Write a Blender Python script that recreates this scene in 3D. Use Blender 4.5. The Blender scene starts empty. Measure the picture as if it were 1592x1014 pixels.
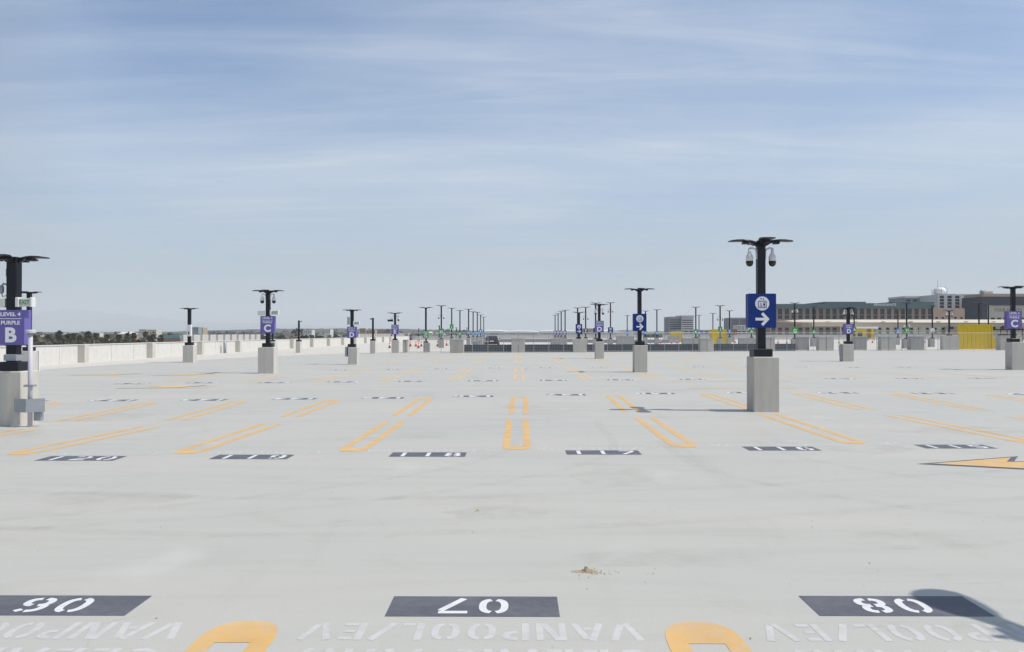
import bpy, bmesh, math, random
from mathutils import Vector, Matrix, noise
random.seed(7)
R = math.radians
sc = bpy.context.scene
col = sc.collection
F = 1300.0; H = 1.78; VX = 806.0; VY = 518.0      # focal length in photo pixels, eye height, vanishing point
# ---------------------------------------------------------------- camera
cam_d = bpy.data.cameras.new('camera'); cam = bpy.data.objects.new('camera', cam_d); col.objects.link(cam)
cam_d.sensor_width = 36; cam_d.lens = F / 1592 * 36; cam_d.clip_start = 0.1; cam_d.clip_end = 60000
cam.location = (0, 0, H)
cam.rotation_euler = (R(90) + math.atan((VY - 507) / F), 0, math.atan((VX - 796) / F))
sc.camera = cam
# ---------------------------------------------------------------- sun and sky
SUN_EL, SUN_AZ = 55.0, -6.5         # azimuth measured from +X towards +Y
az = R(SUN_AZ); el = R(SUN_EL)
sd = Vector((math.cos(el) * math.cos(az), math.cos(el) * math.sin(az), math.sin(el)))
sun_d = bpy.data.lights.new('sun', 'SUN'); sun = bpy.data.objects.new('sun', sun_d); col.objects.link(sun)
sun_d.energy = 3.9; sun_d.angle = R(0.5); sun_d.color = (1.0, 0.935, 0.83)
sun.rotation_euler = sd.to_track_quat('Z', 'Y').to_euler()
w = bpy.data.worlds.new('World'); sc.world = w; w.use_nodes = True
nt = w.node_tree; nt.nodes.clear()
def N(t, typ, **kw):
    n = t.nodes.new(typ)
    for k, v in kw.items(): setattr(n, k, v)
    return n
def mth(t, op, a, b=None, clamp=False):
    n = N(t, 'ShaderNodeMath', operation=op); n.use_clamp = clamp
    for i, v in enumerate((a, b)):
        if v is None: continue
        if isinstance(v, (int, float)): n.inputs[i].default_value = v
        else: t.links.new(v, n.inputs[i])
    return n.outputs[0]
def mixc(t, fac, a, b, mode='MIX'):
    n = N(t, 'ShaderNodeMix', data_type='RGBA', blend_type=mode)
    for s, v in ((n.inputs[0], fac), (n.inputs[6], a), (n.inputs[7], b)):
        if isinstance(v, (int, float)): s.default_value = v
        elif isinstance(v, tuple): s.default_value = (*v[:3], 1)
        else: t.links.new(v, s)
    return n.outputs[2]
def noi(t, vec, scale, det=4, rough=.55, dist=0.0):
    n = N(t, 'ShaderNodeTexNoise'); n.inputs['Scale'].default_value = scale
    n.inputs['Detail'].default_value = det; n.inputs['Roughness'].default_value = rough; n.inputs['Distortion'].default_value = dist
    if vec is not None: t.links.new(vec, n.inputs['Vector'])
    return n.outputs['Fac']
def mapv(t, vec, scale=(1, 1, 1), rot=(0, 0, 0), loc=(0, 0, 0)):
    n = N(t, 'ShaderNodeMapping'); n.inputs['Scale'].default_value = scale
    n.inputs['Rotation'].default_value = rot; n.inputs['Location'].default_value = loc
    t.links.new(vec, n.inputs['Vector']); return n.outputs[0]
def ramp(t, fac, pts):
    n = N(t, 'ShaderNodeValToRGB'); cr = n.color_ramp
    while len(cr.elements) < len(pts): cr.elements.new(.5)
    for e, (p, c) in zip(cr.elements, pts):
        e.position = p; e.color = (*c, 1) if isinstance(c, tuple) else (c, c, c, 1)
    t.links.new(fac, n.inputs[0]); return n.outputs[0]
sky = N(nt, 'ShaderNodeTexSky', sky_type='NISHITA'); sky.sun_disc = False
sky.sun_elevation = el; sky.sun_rotation = R(90) - az
sky.air_density = 1.0; sky.dust_density = 1.2; sky.ozone_density = 2.0
geo = N(nt, 'ShaderNodeTexCoord')
sep = N(nt, 'ShaderNodeSeparateXYZ'); nt.links.new(geo.outputs['Generated'], sep.inputs[0])
zc = mth(nt, 'MAXIMUM', sep.outputs[2], 0.0)
den = mth(nt, 'ADD', zc, 0.09)
cx = mth(nt, 'DIVIDE', sep.outputs[0], den); cy = mth(nt, 'DIVIDE', sep.outputs[1], den)
cmb = N(nt, 'ShaderNodeCombineXYZ'); nt.links.new(cx, cmb.inputs[0]); nt.links.new(cy, cmb.inputs[1])
pl = cmb.outputs[0]                                  # the cloud layer as a plane overhead
big = noi(nt, mapv(nt, pl, (.55, .5, 1), (0, 0, R(-12)), (3.1, .4, 0)), 1.0, 5, .55, .3)
wis = noi(nt, mapv(nt, pl, (.42, 2.3, 1), (0, 0, R(30)), (1.3, 5, 0)), 1.0, 12, .66, .7)
wis2 = noi(nt, mapv(nt, pl, (.5, 3.2, 1), (0, 0, R(-38)), (7, 2, 0)), 1.3, 13, .66, .9)
m1 = ramp(nt, big, [(.36, 0.0), (.66, 1.0)])
m2 = ramp(nt, wis, [(.42, 0.0), (.55, .35), (.70, 1.0)])
m3 = ramp(nt, wis2, [(.46, 0.0), (.58, .4), (.72, 1.0)])
low = ramp(nt, zc, [(.0, .95), (.12, .78), (.20, .62), (.29, .22), (.40, .12), (.7, .05)])
cm = mth(nt, 'ADD', mth(nt, 'MULTIPLY', m1, .36), mth(nt, 'ADD', mth(nt, 'MULTIPLY', m2, .26), mth(nt, 'MULTIPLY', m3, .26)))
cm = mth(nt, 'ADD', cm, mth(nt, 'MULTIPLY', low, .52), True)
bluish = mixc(nt, 1.0, sky.outputs[0], (.82, 1.00, 1.19), 'MULTIPLY')
cloudc = ramp(nt, zc, [(.0, (.44, .505, .57)), (.08, (.465, .54, .615)), (.17, (.58, .665, .77)), (.45, (.60, .68, .78)), (.8, (.60, .66, .75))])
vm_ = N(nt, 'ShaderNodeVectorMath', operation='SCALE'); nt.links.new(cloudc, vm_.inputs[0]); vm_.inputs['Scale'].default_value = 9.4
dt = N(nt, 'ShaderNodeVectorMath', operation='DOT_PRODUCT'); nt.links.new(geo.outputs['Generated'], dt.inputs[0]); dt.inputs[1].default_value = sd
glow = mth(nt, 'MULTIPLY', mth(nt, 'POWER', mth(nt, 'MAXIMUM', dt.outputs['Value'], 0.0), 3.0), .15)      # thin cloud glows around the sun
vg = N(nt, 'ShaderNodeVectorMath', operation='SCALE'); nt.links.new(vm_.outputs[0], vg.inputs[0]); nt.links.new(mth(nt, 'ADD', glow, 1.0), vg.inputs['Scale'])
cm = mth(nt, 'ADD', cm, mth(nt, 'MULTIPLY', mth(nt, 'MULTIPLY', sep.outputs[1], -1.0), .2, True), True)          # unseen cloud added behind the camera to brighten the faces turned to it
sky0 = mixc(nt, cm, bluish, vg.outputs[0])
away = ramp(nt, mth(nt, 'MULTIPLY', sep.outputs[0], -1.0), [(.45, 0.0), (.92, 1.0)]); back = ramp(nt, mth(nt, 'MULTIPLY', sep.outputs[1], -1.0), [(.0, 0.0), (.6, 1.0)])
fac = mth(nt, 'ADD', mth(nt, 'MULTIPLY', away, -.75), mth(nt, 'ADD', mth(nt, 'MULTIPLY', back, -.05), 1.0))      # darker away from the sun
vs_ = N(nt, 'ShaderNodeVectorMath', operation='SCALE'); nt.links.new(sky0, vs_.inputs[0]); nt.links.new(fac, vs_.inputs['Scale']); skyc = vs_.outputs[0]
bg = N(nt, 'ShaderNodeBackground'); bg.inputs[1].default_value = 0.105; nt.links.new(skyc, bg.inputs[0])
wo = N(nt, 'ShaderNodeOutputWorld'); nt.links.new(bg.outputs[0], wo.inputs[0])
sc.view_settings.view_transform = 'Standard'; sc.view_settings.look = 'None'
sc.view_settings.exposure = 0.07; sc.view_settings.gamma = 1.0
sc.cycles.max_bounces = 6; sc.cycles.volume_bounces = 1; sc.cycles.use_denoising = True

# ---------------------------------------------------------------- helpers
def G(px, py, z=0.0):                # a ground point from where it stands in the photograph
    Y = F * (H - z) / (py - VY); return Vector(((px - VX) / F * Y, Y, z))
def XA(px, Y): return (px - VX) / F * Y
def ZA(py, Y): return H + (VY - py) / F * Y
class MB:
    def __init__(s): s.v = []; s.f = []
    def add(s, vs, fs):
        o = len(s.v); s.v += [tuple(v) for v in vs]; s.f += [tuple(i + o for i in f) for f in fs]; return s
    def box(s, x0, x1, y0, y1, z0, z1):
        return s.add([(x, y, z) for z in (z0, z1) for y in (y0, y1) for x in (x0, x1)],
                     [(0, 2, 3, 1), (4, 5, 7, 6), (0, 1, 5, 4), (2, 6, 7, 3), (0, 4, 6, 2), (1, 3, 7, 5)])
    def cbox(s, x0, x1, y0, y1, z0, z1, c=.012):       # box with chamfered upright and top edges
        P = lambda i, z: [(x0 + c + i, y0 + i, z), (x1 - c - i, y0 + i, z), (x1 - i, y0 + c + i, z), (x1 - i, y1 - c - i, z),
                          (x1 - c - i, y1 - i, z), (x0 + c + i, y1 - i, z), (x0 + i, y1 - c - i, z), (x0 + i, y0 + c + i, z)]
        vs = P(0, z0) + P(0, z1 - c) + P(c * .9, z1)
        fs = [tuple(range(7, -1, -1)), tuple(range(16, 24))]
        for r in (0, 8): fs += [(r + i, r + (i + 1) % 8, r + 8 + (i + 1) % 8, r + 8 + i) for i in range(8)]
        return s.add(vs, fs)
    def tube(s, pts, r, n=8, rads=None, caps=True):
        pts = [Vector(p) for p in pts]; vs = []; fs = []
        for i, p in enumerate(pts):
            t = (pts[min(i + 1, len(pts) - 1)] - pts[max(i - 1, 0)]).normalized()
            a = t.cross(Vector((0, 0, 1)) if abs(t.z) < .9 else Vector((0, 1, 0))).normalized(); b = t.cross(a)
            rr = rads[i] if rads else r
            vs += [p + (a * math.cos(2 * math.pi * k / n) + b * math.sin(2 * math.pi * k / n)) * rr for k in range(n)]
        for i in range(len(pts) - 1):
            fs += [(i * n + k, i * n + (k + 1) % n, (i + 1) * n + (k + 1) % n, (i + 1) * n + k) for k in range(n)]
        if caps: fs += [tuple(range(n - 1, -1, -1)), tuple((len(pts) - 1) * n + k for k in range(n))]
        return s.add(vs, fs)
    def lathe(s, prof, c=(0, 0, 0), n=16):
        vs = [(c[0] + r * math.cos(2 * math.pi * k / n), c[1] + r * math.sin(2 * math.pi * k / n), c[2] + z) for r, z in prof for k in range(n)]
        fs = [(i * n + k, i * n + (k + 1) % n, (i + 1) * n + (k + 1) % n, (i + 1) * n + k) for i in range(len(prof) - 1) for k in range(n)]
        fs += [tuple(range(n - 1, -1, -1)), tuple((len(prof) - 1) * n + k for k in range(n))]
        return s.add(vs, fs)
    def prism(s, poly, z0, z1):       # poly in xy
        n = len(poly); return s.add([(x, y, z0) for x, y in poly] + [(x, y, z1) for x, y in poly],
            [tuple(range(n - 1, -1, -1)), tuple(range(n, 2 * n))] + [(i, (i + 1) % n, n + (i + 1) % n, n + i) for i in range(n)])
    def poly(s, pts, z=0): return s.add([(x, y, z) for x, y in pts], [tuple(range(len(pts)))])
    def xf(s, m): s.v = [tuple(m @ Vector(v)) for v in s.v]; return s
    def build(s, name, m, parent=None, smooth=False):
        me = bpy.data.meshes.new(name); me.from_pydata(s.v, [], s.f)
        bm = bmesh.new(); bm.from_mesh(me); bmesh.ops.recalc_face_normals(bm, faces=bm.faces); bm.to_mesh(me); bm.free()
        if smooth: me.polygons.foreach_set('use_smooth', [True] * len(me.polygons))
        me.materials.append(m)
        return link(name, me, parent)
def link(name, me, parent=None):
    o = bpy.data.objects.new(name, me); col.objects.link(o)
    if parent: o.parent = parent
    return o
def flat(mb, name, m, parent=None):                    # flat painted sheet: faces kept facing up
    me = bpy.data.meshes.new(name); me.from_pydata(mb.v, [], mb.f); me.materials.append(m)
    return link(name, me, parent)
def tag(o, label=None, cat=None, group=None, kind=None):
    for k, v in (('label', label), ('category', cat), ('group', group), ('kind', kind)):
        if v: o[k] = v
    return o
def empty(name, loc, label, cat, group=None, rz=0):
    o = bpy.data.objects.new(name, None); col.objects.link(o); o.location = loc; o.rotation_euler = (0, 0, rz)
    o.empty_display_size = .2; return tag(o, label, cat, group)
ORD = ['first', 'second', 'third', 'fourth', 'fifth', 'sixth', 'seventh', 'eighth', 'ninth', 'tenth', 'eleventh', 'twelfth',
       'thirteenth', 'fourteenth', 'fifteenth', 'sixteenth', 'seventeenth', 'eighteenth', 'nineteenth', 'twentieth']

# ---------------------------------------------------------------- materials
def mat(name, c, rough=.6, var=0.0, vs=3.0, metal=0.0, bump=0.0, bs=30.0, spec=.3):
    m = bpy.data.materials.new(name); m.use_nodes = True; t = m.node_tree; b = t.nodes['Principled BSDF']
    b.inputs['Roughness'].default_value = rough; b.inputs['Metallic'].default_value = metal
    b.inputs['Specular IOR Level'].default_value = spec
    tc = N(t, 'ShaderNodeTexCoord').outputs['Object']
    n = noi(t, tc, vs, 6, .6, .3)
    k = mth(t, 'ADD', mth(t, 'MULTIPLY', mth(t, 'SUBTRACT', n, .5), 2 * var), 1.0)
    vm = N(t, 'ShaderNodeVectorMath', operation='SCALE'); vm.inputs[0].default_value = c; t.links.new(k, vm.inputs['Scale'])
    t.links.new(vm.outputs[0], b.inputs['Base Color'])
    if bump:
        bn = N(t, 'ShaderNodeBump'); bn.inputs['Strength'].default_value = bump; bn.inputs['Distance'].default_value = .01
        t.links.new(noi(t, tc, bs, 4), bn.inputs['Height']); t.links.new(bn.outputs[0], b.inputs['Normal'])
    return m
def concrete(name, c, streak=.09):
    m = mat(name, c, .85, .12, 2.2, bump=.25, bs=45, spec=.2); t = m.node_tree; b = t.nodes['Principled BSDF']
    src = b.inputs['Base Color'].links[0].from_socket
    tc = N(t, 'ShaderNodeTexCoord').outputs['Object']
    s = noi(t, mapv(t, tc, (7, 7, .7)), 1.0, 6, .6, .4)
    s = ramp(t, s, [(.35, 1 - streak), (.6, 1.0)])
    p = N(t, 'ShaderNodeTexVoronoi'); p.inputs['Scale'].default_value = 16; t.links.new(tc, p.inputs['Vector'])
    pit = ramp(t, p.outputs['Distance'], [(.03, .72), (.07, 1.0)])
    t.links.new(mixc(t, 1.0, mixc(t, 1.0, src, s, 'MULTIPLY'), pit, 'MULTIPLY'), b.inputs['Base Color'])
    return m
def deck_mat():
    m = bpy.data.materials.new('deck_coating'); m.use_nodes = True; t = m.node_tree; b = t.nodes['Principled BSDF']
    b.inputs['Roughness'].default_value = .62; b.inputs['Specular IOR Level'].default_value = .25
    tc = N(t, 'ShaderNodeTexCoord').outputs['Object']
    a = noi(t, mapv(t, tc, (.16, .35, 1)), 1.0, 5, .55, .4)
    c = mixc(t, ramp(t, a, [(.36, 0.0), (.66, 1.0)]), (.430, .438, .410), (.470, .458, .425))
    s1 = noi(t, mapv(t, tc, (.35, 2.6, 1), (0, 0, R(4))), 1.0, 8, .62, .6)       # trowel and tyre streaks across the aisle
    c = mixc(t, 1.0, c, ramp(t, s1, [(.30, .94), (.48, 1.0), (.7, 1.025)]), 'MULTIPLY')
    s2 = noi(t, mapv(t, tc, (.9, .22, 1), (0, 0, R(-24))), 1.0, 7, .6, .8)
    c = mixc(t, 1.0, c, ramp(t, s2, [(.28, .93), (.42, 1.0)]), 'MULTIPLY')
    g = noi(t, mapv(t, tc, (1.1, 1.6, 1), (0, 0, .3), (5, 2, 0)), 1.0, 8, .68, .5)
    c = mixc(t, ramp(t, g, [(.57, 0.0), (.76, .5)]), c, (.40, .36, .30))          # dusty brown smudges
    g3 = noi(t, mapv(t, tc, (.6, .8, 1), (0, 0, .3), (15, 2, 0)), 1.0, 4, .5, .5)
    c = mixc(t, ramp(t, g3, [(.64, 0.0), (.8, .35)]), c, (.60, .60, .58))
    f = noi(t, tc, 60, 3, .7)
    c = mixc(t, 1.0, c, ramp(t, f, [(.2, .93), (.8, 1.05)]), 'MULTIPLY')
    # thin wandering hairline marks
    vo = N(t, 'ShaderNodeTexVoronoi', feature='DISTANCE_TO_EDGE'); vo.inputs['Scale'].default_value = .42
    wv = N(t, 'ShaderNodeVectorMath', operation='ADD'); t.links.new(tc, wv.inputs[0])
    nn = N(t, 'ShaderNodeTexNoise'); nn.inputs['Scale'].default_value = .8; nn.inputs['Detail'].default_value = 6; t.links.new(tc, nn.inputs['Vector'])
    t.links.new(nn.outputs['Color'], wv.inputs[1]); t.links.new(wv.outputs[0], vo.inputs['Vector'])
    cr = ramp(t, vo.outputs['Distance'], [(.0, 1.0), (.006, 0.0)])
    gate = ramp(t, noi(t, tc, .5, 2), [(.55, 0.0), (.66, .22)])
    c = mixc(t, mth(t, 'MULTIPLY', cr, gate), c, (.22, .21, .2))
    sp = N(t, 'ShaderNodeTexVoronoi'); sp.inputs['Scale'].default_value = 3.2; t.links.new(tc, sp.inputs['Vector'])
    c = mixc(t, ramp(t, sp.outputs['Distance'], [(.008, .5), (.022, 0.0)]), c, (.2, .18, .15))
    t.links.new(c, b.inputs['Base Color'])
    bn = N(t, 'ShaderNodeBump'); bn.inputs['Strength'].default_value = .25; bn.inputs['Distance'].default_value = .004
    t.links.new(noi(t, tc, 140, 3), bn.inputs['Height']); t.links.new(bn.outputs[0], b.inputs['Normal'])
    return m
def paint(name, c, wear=.5, under=(.445, .45, .43), sc_=9.0, base=0.0):
    m = bpy.data.materials.new(name); m.use_nodes = True; t = m.node_tree; b = t.nodes['Principled BSDF']
    b.inputs['Roughness'].default_value = .6; b.inputs['Specular IOR Level'].default_value = .25
    tc = N(t, 'ShaderNodeTexCoord').outputs['Object']
    n = noi(t, mapv(t, tc, (1, 1.4, 1)), sc_, 8, .7, .4); n2 = noi(t, tc, 1.7, 3)
    k = mth(t, 'ADD', mth(t, 'MULTIPLY', mth(t, 'ADD', n, mth(t, 'MULTIPLY', n2, .5)), 1.0), -.25)
    f = ramp(t, k, [(.42, base), (.75, min(1, base + wear))])
    sh = noi(t, tc, 3.0, 5)
    cc = mixc(t, 1.0, c, ramp(t, sh, [(.3, .9), (.7, 1.07)]), 'MULTIPLY')
    t.links.new(mixc(t, f, cc, under), b.inputs['Base Color'])
    return m
M = dict(
    deck=deck_mat(),
    orange=paint('orange_paint', (.64, .40, .15), .5), orange_far=paint('orange_paint_faded', (.70, .45, .17), .6, base=.12),
    slate=paint('slate_paint', (.100, .107, .128), .12), whitep=paint('white_paint', (.70, .70, .72), .25, (.1, .11, .13)),
    ghost=paint('worn_white_paint', (.575, .57, .58), .95, (.435, .44, .42), sc_=5, base=.22), ghost2=paint('faint_white_paint', (.58, .58, .59), .8, (.435, .44, .42), base=.5),
    gutter=concrete('bare_concrete', (.56, .54, .50), .08),
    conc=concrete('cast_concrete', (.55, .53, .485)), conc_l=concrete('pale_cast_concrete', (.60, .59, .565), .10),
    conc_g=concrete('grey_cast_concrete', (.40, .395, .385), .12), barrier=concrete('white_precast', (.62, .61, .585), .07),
    black=mat('black_powder_coat', (.012, .014, .022), .42, .2), glassb=mat('smoked_dome', (.006, .006, .007), .08, spec=.6),
    white=mat('white_enamel', (.68, .69, .70), .4, .05), steel=mat('galvanised_steel', (.34, .37, .41), .5, .2, 6, .35),
    pipe=mat('grey_white_pipe', (.50, .50, .56), .5, .06), purple=mat('purple_sign', (.145, .125, .38), .55, .05),
    blue=mat('blue_sign', (.003, .030, .20), .5, .05), lblue=mat('light_blue_sign', (.07, .28, .62), .5, .05),
    green=mat('green_sign', (.045, .33, .07), .5, .05), signw=mat('sign_white', (.80, .80, .84), .5, .02),
    exitg=mat('exit_green', (.02, .26, .10), .5), exitp=mat('exit_panel', (.62, .64, .60), .5),
    darkp=mat('dark_screen', (.055, .068, .085), .6, .15, 2), wire=mat('fence_wire', (.40, .42, .44), .5, .1, 3, .3),
    yellow=mat('yellow_paint', (.68, .485, .02), .55, .12, 1.1), cone=mat('cone_orange', (.80, .09, .03), .6, .1), conew=mat('cone_white', (.8, .8, .8), .5),
    car=mat('dark_car_paint', (.02, .021, .024), .2, .1, spec=.6), tyre=mat('tyre', (.015, .015, .015), .8), cglass=mat('car_glass', (.02, .024, .03), .08, spec=.7),
    red=mat('tail_lamp', (.35, .012, .01), .25), chrome=mat('bright_trim', (.6, .6, .6), .25, metal=.8),
    frond=mat('palm_frond', (.09, .095, .045), .7, .45, .4), skirt=mat('dead_frond', (.16, .115, .065), .8, .35, .5), trunk=mat('palm_trunk', (.17, .13, .09), .9, .2),
    leaf=mat('far_foliage', (.075, .088, .052), .8, .5, .08), leaf2=mat('far_foliage_dull', (.085, .095, .06), .8, .4, .06),
    hill=mat('hill_scrub', (.06, .068, .05), .9, .35, .01), ridge=mat('mountain', (.20, .22, .24), .9, .3, .001),
    ground=mat('city_ground', (.20, .19, .165), .9, .4, .02), lv=mat('dry_leaf', (.38, .30, .20), .8, .35, 30),
    bwhite=mat('building_white', (.62, .62, .62), .7, .06, .2), bcream=mat('building_cream', (.60, .55, .47), .7, .06, .2),
    bgrey=mat('building_grey', (.30, .32, .35), .7, .08, .2), bdark=mat('building_dark', (.045, .052, .075), .6, .1, .2),
    bteal=mat('building_teal', (.085, .145, .165), .5, .12, .2), bbrown=mat('building_brown', (.27, .215, .19), .7, .1, .2),
    bpink=mat('building_pink', (.52, .38, .30), .7, .08, .2), bbrick=mat('building_brick', (.36, .16, .11), .7, .1, .2),
    btan=mat('building_tan', (.42, .35, .27), .7, .1, .2), bglass=mat('window_glass', (.026, .056, .068), .25, .25, .3, spec=.6),
    turq=mat('turquoise', (.12, .36, .38), .6), hotel_sign=mat('sign_grey', (.20, .18, .16), .6), roofw=mat('roof_white', (.78, .78, .78), .5, .04, .2))

# ---------------------------------------------------------------- lettering
def stroke(mb, pts, t, z=0.0):
    """a painted stroke of width t along pts, butt ends, mitred bends"""
    P = [Vector((p[0], p[1])) for p in pts]; L = []; Q = []
    for i, p in enumerate(P):
        d0 = (P[i] - P[i - 1]).normalized() if i else None
        d1 = (P[i + 1] - P[i]).normalized() if i < len(P) - 1 else None
        d = ((d0 or d1) + (d1 or d0)).normalized(); n = Vector((-d.y, d.x))
        k = 1 / max(.45, n.dot(Vector((-(d1 or d0).y, (d1 or d0).x))))
        L.append(p + n * t / 2 * k); Q.append(p - n * t / 2 * k)
    n = len(P); mb.add([(v.x, v.y, z) for v in L] + [(v.x, v.y, z) for v in Q], [(i, n + i, n + i + 1, i + 1) for i in range(n - 1)])
def arc(cx, cy, rx, ry, a0, a1, n=10, e=2.6):
    o = []
    for i in range(n + 1):
        a = R(a0 + (a1 - a0) * i / n); c, s = math.cos(a), math.sin(a)
        o.append((cx + rx * math.copysign(abs(c) ** (2 / e), c), cy + ry * math.copysign(abs(s) ** (2 / e), s)))
    return o
g = 9
GL = {  # stencil glyphs in a box 0..w x 0..1, strokes 0.19 wide (w, strokes)
 '0': (.66, [arc(.33, .5, .24, .405, 90 + g, 270 - g), arc(.33, .5, .24, .405, 90 - g, -90 + g)]),
 '1': (.66, [[(.33, 0), (.33, 1)]]),
 '2': (.66, [arc(.33, .68, .24, .225, 170, 98), arc(.33, .68, .24, .225, 82, -35) + [(.12, .2), (.1, .095), (.62, .095)]]),
 '3': (.66, [arc(.3, .72, .25, .185, 150, -80), arc(.3, .31, .27, .215, 80, -150)]),
 '4': (.66, [[(.42, .30), (.05, .30), (.36, .98)], [(.48, 0), (.48, 1)]]),
 '5': (.66, [[(.58, .905), (.14, .905), (.12, .53)], arc(.32, .34, .24, .245, 130, -150)]),
 '6': (.66, [arc(.33, .31, .24, .215, 100, 262), arc(.33, .31, .24, .215, 80, -82), arc(.40, .60, .31, .305, 192, 96), [(.44, .905), (.56, .80)]]),
 '7': (.66, [[(.02, .905), (.64, .905)], [(.60, .80), (.14, 0)]]),
 '8': (.66, [arc(.33, .71, .22, .195, 97, 263), arc(.33, .71, .22, .195, 83, -83), arc(.33, .29, .245, .2, 97, 263), arc(.33, .29, .245, .2, 83, -83)]),
 '9': (.66, [arc(.33, .69, .24, .215, 100, 262), arc(.33, .69, .24, .215, 80, -82), arc(.26, .40, .31, .305, 12, -84), [(.22, .095), (.10, .20)]]),
 'V': (.72, [[(.06, 1), (.30, 0)], [(.66, 1), (.42, .08)]]), 'A': (.72, [[(.06, 0), (.30, 1)], [(.66, 0), (.42, .92)], [(.27, .33), (.45, .33)]]),
 'N': (.72, [[(.10, 0), (.10, 1)], [(.20, .98), (.52, .02)], [(.62, 0), (.62, 1)]]), 'P': (.64, [[(.10, 0), (.10, 1)], arc(.26, .73, .28, .19, 88, -88)]),
 'O': (.70, [arc(.33, .5, .24, .405, 90 + g, 270 - g), arc(.33, .5, .24, .405, 90 - g, -90 + g)]),
 'L': (.56, [[(.10, 0), (.10, 1)], [(.24, .095), (.52, .095)]]), '/': (.52, [[(.04, 0), (.46, 1)]]),
 'E': (.60, [[(.10, 0), (.10, 1)], [(.24, .905), (.54, .905)], [(.24, .5), (.48, .5)], [(.24, .095), (.54, .095)]]),
 'C': (.66, [arc(.35, .5, .26, .405, 55, 170), arc(.35, .5, .26, .405, 190, 305)]), 'I': (.34, [[(.15, 0), (.15, 1)]]),
 'R': (.66, [[(.10, 0), (.10, 1)], arc(.26, .74, .28, .18, 88, -88), [(.34, .46), (.54, 0)]]), ' ': (.42, []),
}
def stencil(txt, h, gap=.12, wx=1.0, t=.19, z=0.0):
    mb = MB(); x = 0; q = 0
    for ch in txt:
        wd, st = GL[ch]
        for s in st: stroke(mb, [(x + p[0] * wx, p[1]) for p in s], t, z + .00003 * q); q += 1
        x += wd * wx + gap
    x -= gap
    mb.v = [((v[0] - x / 2) * h, (v[1] - .5) * h, v[2]) for v in mb.v]; return mb
_fc = {}
def text_mesh(txt, size, bold=.0, sx=1.0):
    k = (txt, round(size, 4), round(bold, 4), sx)
    if k in _fc: return _fc[k]
    cu = bpy.data.curves.new('lettering', 'FONT'); cu.body = txt; cu.size = size; cu.align_x = 'CENTER'; cu.align_y = 'CENTER'
    cu.offset = bold * size; cu.extrude = .0015; cu.resolution_u = 4
    o = bpy.data.objects.new('lettering_source', cu); col.objects.link(o)
    dg = bpy.context.evaluated_depsgraph_get(); me = bpy.data.meshes.new_from_object(o.evaluated_get(dg))
    bpy.data.objects.remove(o); bpy.data.curves.remove(cu)
    me.transform(Matrix.Rotation(R(90), 4, 'X') @ Matrix.Diagonal((sx, 1, 1, 1))); _fc[k] = me; return me
def text(txt, size, loc, m, parent, name='lettering', bold=.0, sx=1.0):
    me = text_mesh(txt, size, bold, sx)
    if not me.materials: me.materials.append(m)
    elif me.materials[0] != m: me = me.copy(); me.materials.clear(); me.materials.append(m)
    o = link(name, me, parent); o.location = loc; return o

# ================================================================ SETTING
DX0, DX1, DY0, DY1 = -26.4, 125.0, -14.0, 330.0
deck = MB().box(DX0, DX1, DY0, DY1, -.6, 0).build('parking_deck', M['deck']); tag(deck, kind='structure')
LOW = -13.0
gr = MB(); gr.add([(-14000, -3000, LOW), (14000, -3000, LOW), (14000, 20500, LOW), (-14000, 20500, LOW)], [(0, 1, 2, 3)])
tag(gr.build('ground', M['ground']), kind='structure')
# lower storeys of the parking structure
tag(MB().box(DX0 + .3, DX1 - .3, DY0 + .3, DY1 - .3, LOW, -.6).build('parking_structure_storeys', M['conc_l']), kind='structure')
# bare concrete margin along the left parapet and the joint strip
mg = MB(); pts = [(-26.4, -10), (-23.3, -10), (-23.3, 36), (-22.6, 46), (-19.5, 62), (-15.0, 73.0), (-12, 76), (-12, 300), (-26.4, 300)]
mg.poly(pts, .004); flat(mg, 'concrete_margin', M['gutter'], deck)
b2 = MB(); b2.poly([(-12, 76), (-10, 77.5), (60, 92.5), (124, 108), (124, 329), (-12, 329)], .004)
flat(b2, 'bare_back_deck', M['gutter'], deck)

# ---------------------------------------------------------------- stall markings
def hairpin(p0, p1, far=False, wd=.225, st=.12, cap=.36):
    """double stall line: p0 the closed rounded nose, p1 the open end"""
    p0 = Vector(p0[:2]); p1 = Vector(p1[:2]); d = (p1 - p0); L = d.length; d.normalize(); n = Vector((d.y, -d.x))
    a = [(-wd * (abs(math.cos(u)) ** (2 / 3.2)) * math.copysign(1, math.cos(u)), cap * (1 - math.sin(u) ** (2 / 2.2))) for u in [math.pi * i / 14 for i in range(15)]]
    a[0] = (-wd, cap); a[-1] = (wd, cap)
    loc = [(q, v) for q, v in a]
    mb = MB(); W = lambda q, v: (*(p0 + n * q + d * v), .002)
    mb.add([W(*q) for q in loc], [tuple(range(len(loc)))][:1])
    mb.add([W(-wd, cap), W(-wd + st, cap), W(-wd + st, L), W(-wd, L)], [(0, 1, 2, 3)])
    mb.add([W(wd - st, cap), W(wd, cap), W(wd, L), W(wd - st, L)], [(0, 1, 2, 3)])
    o = mb.build('stall_line', M['orange_far' if far else 'orange'], deck)
    me = o.data
    if sum(p.normal.z for p in me.polygons) < 0: me.flip_normals()
for X in (-4.375, -1.645, 1.08, 3.81): hairpin((X, 5.17), (X, .6))
row2 = [((-245, 712), (45, 668)), ((19, 708), (232, 664)), ((283, 706), (422, 659)), ((544, 702.5), (614.6, 655.5)), ((803, 699), (804.4, 652)),
        ((1066, 695), (1000, 648.5)), ((1330, 689.5), (1192.5, 643.8)), ((1600, 687.5), (1385.6, 645.2)), ((1862, 686), (1571.6, 647.5))]
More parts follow.
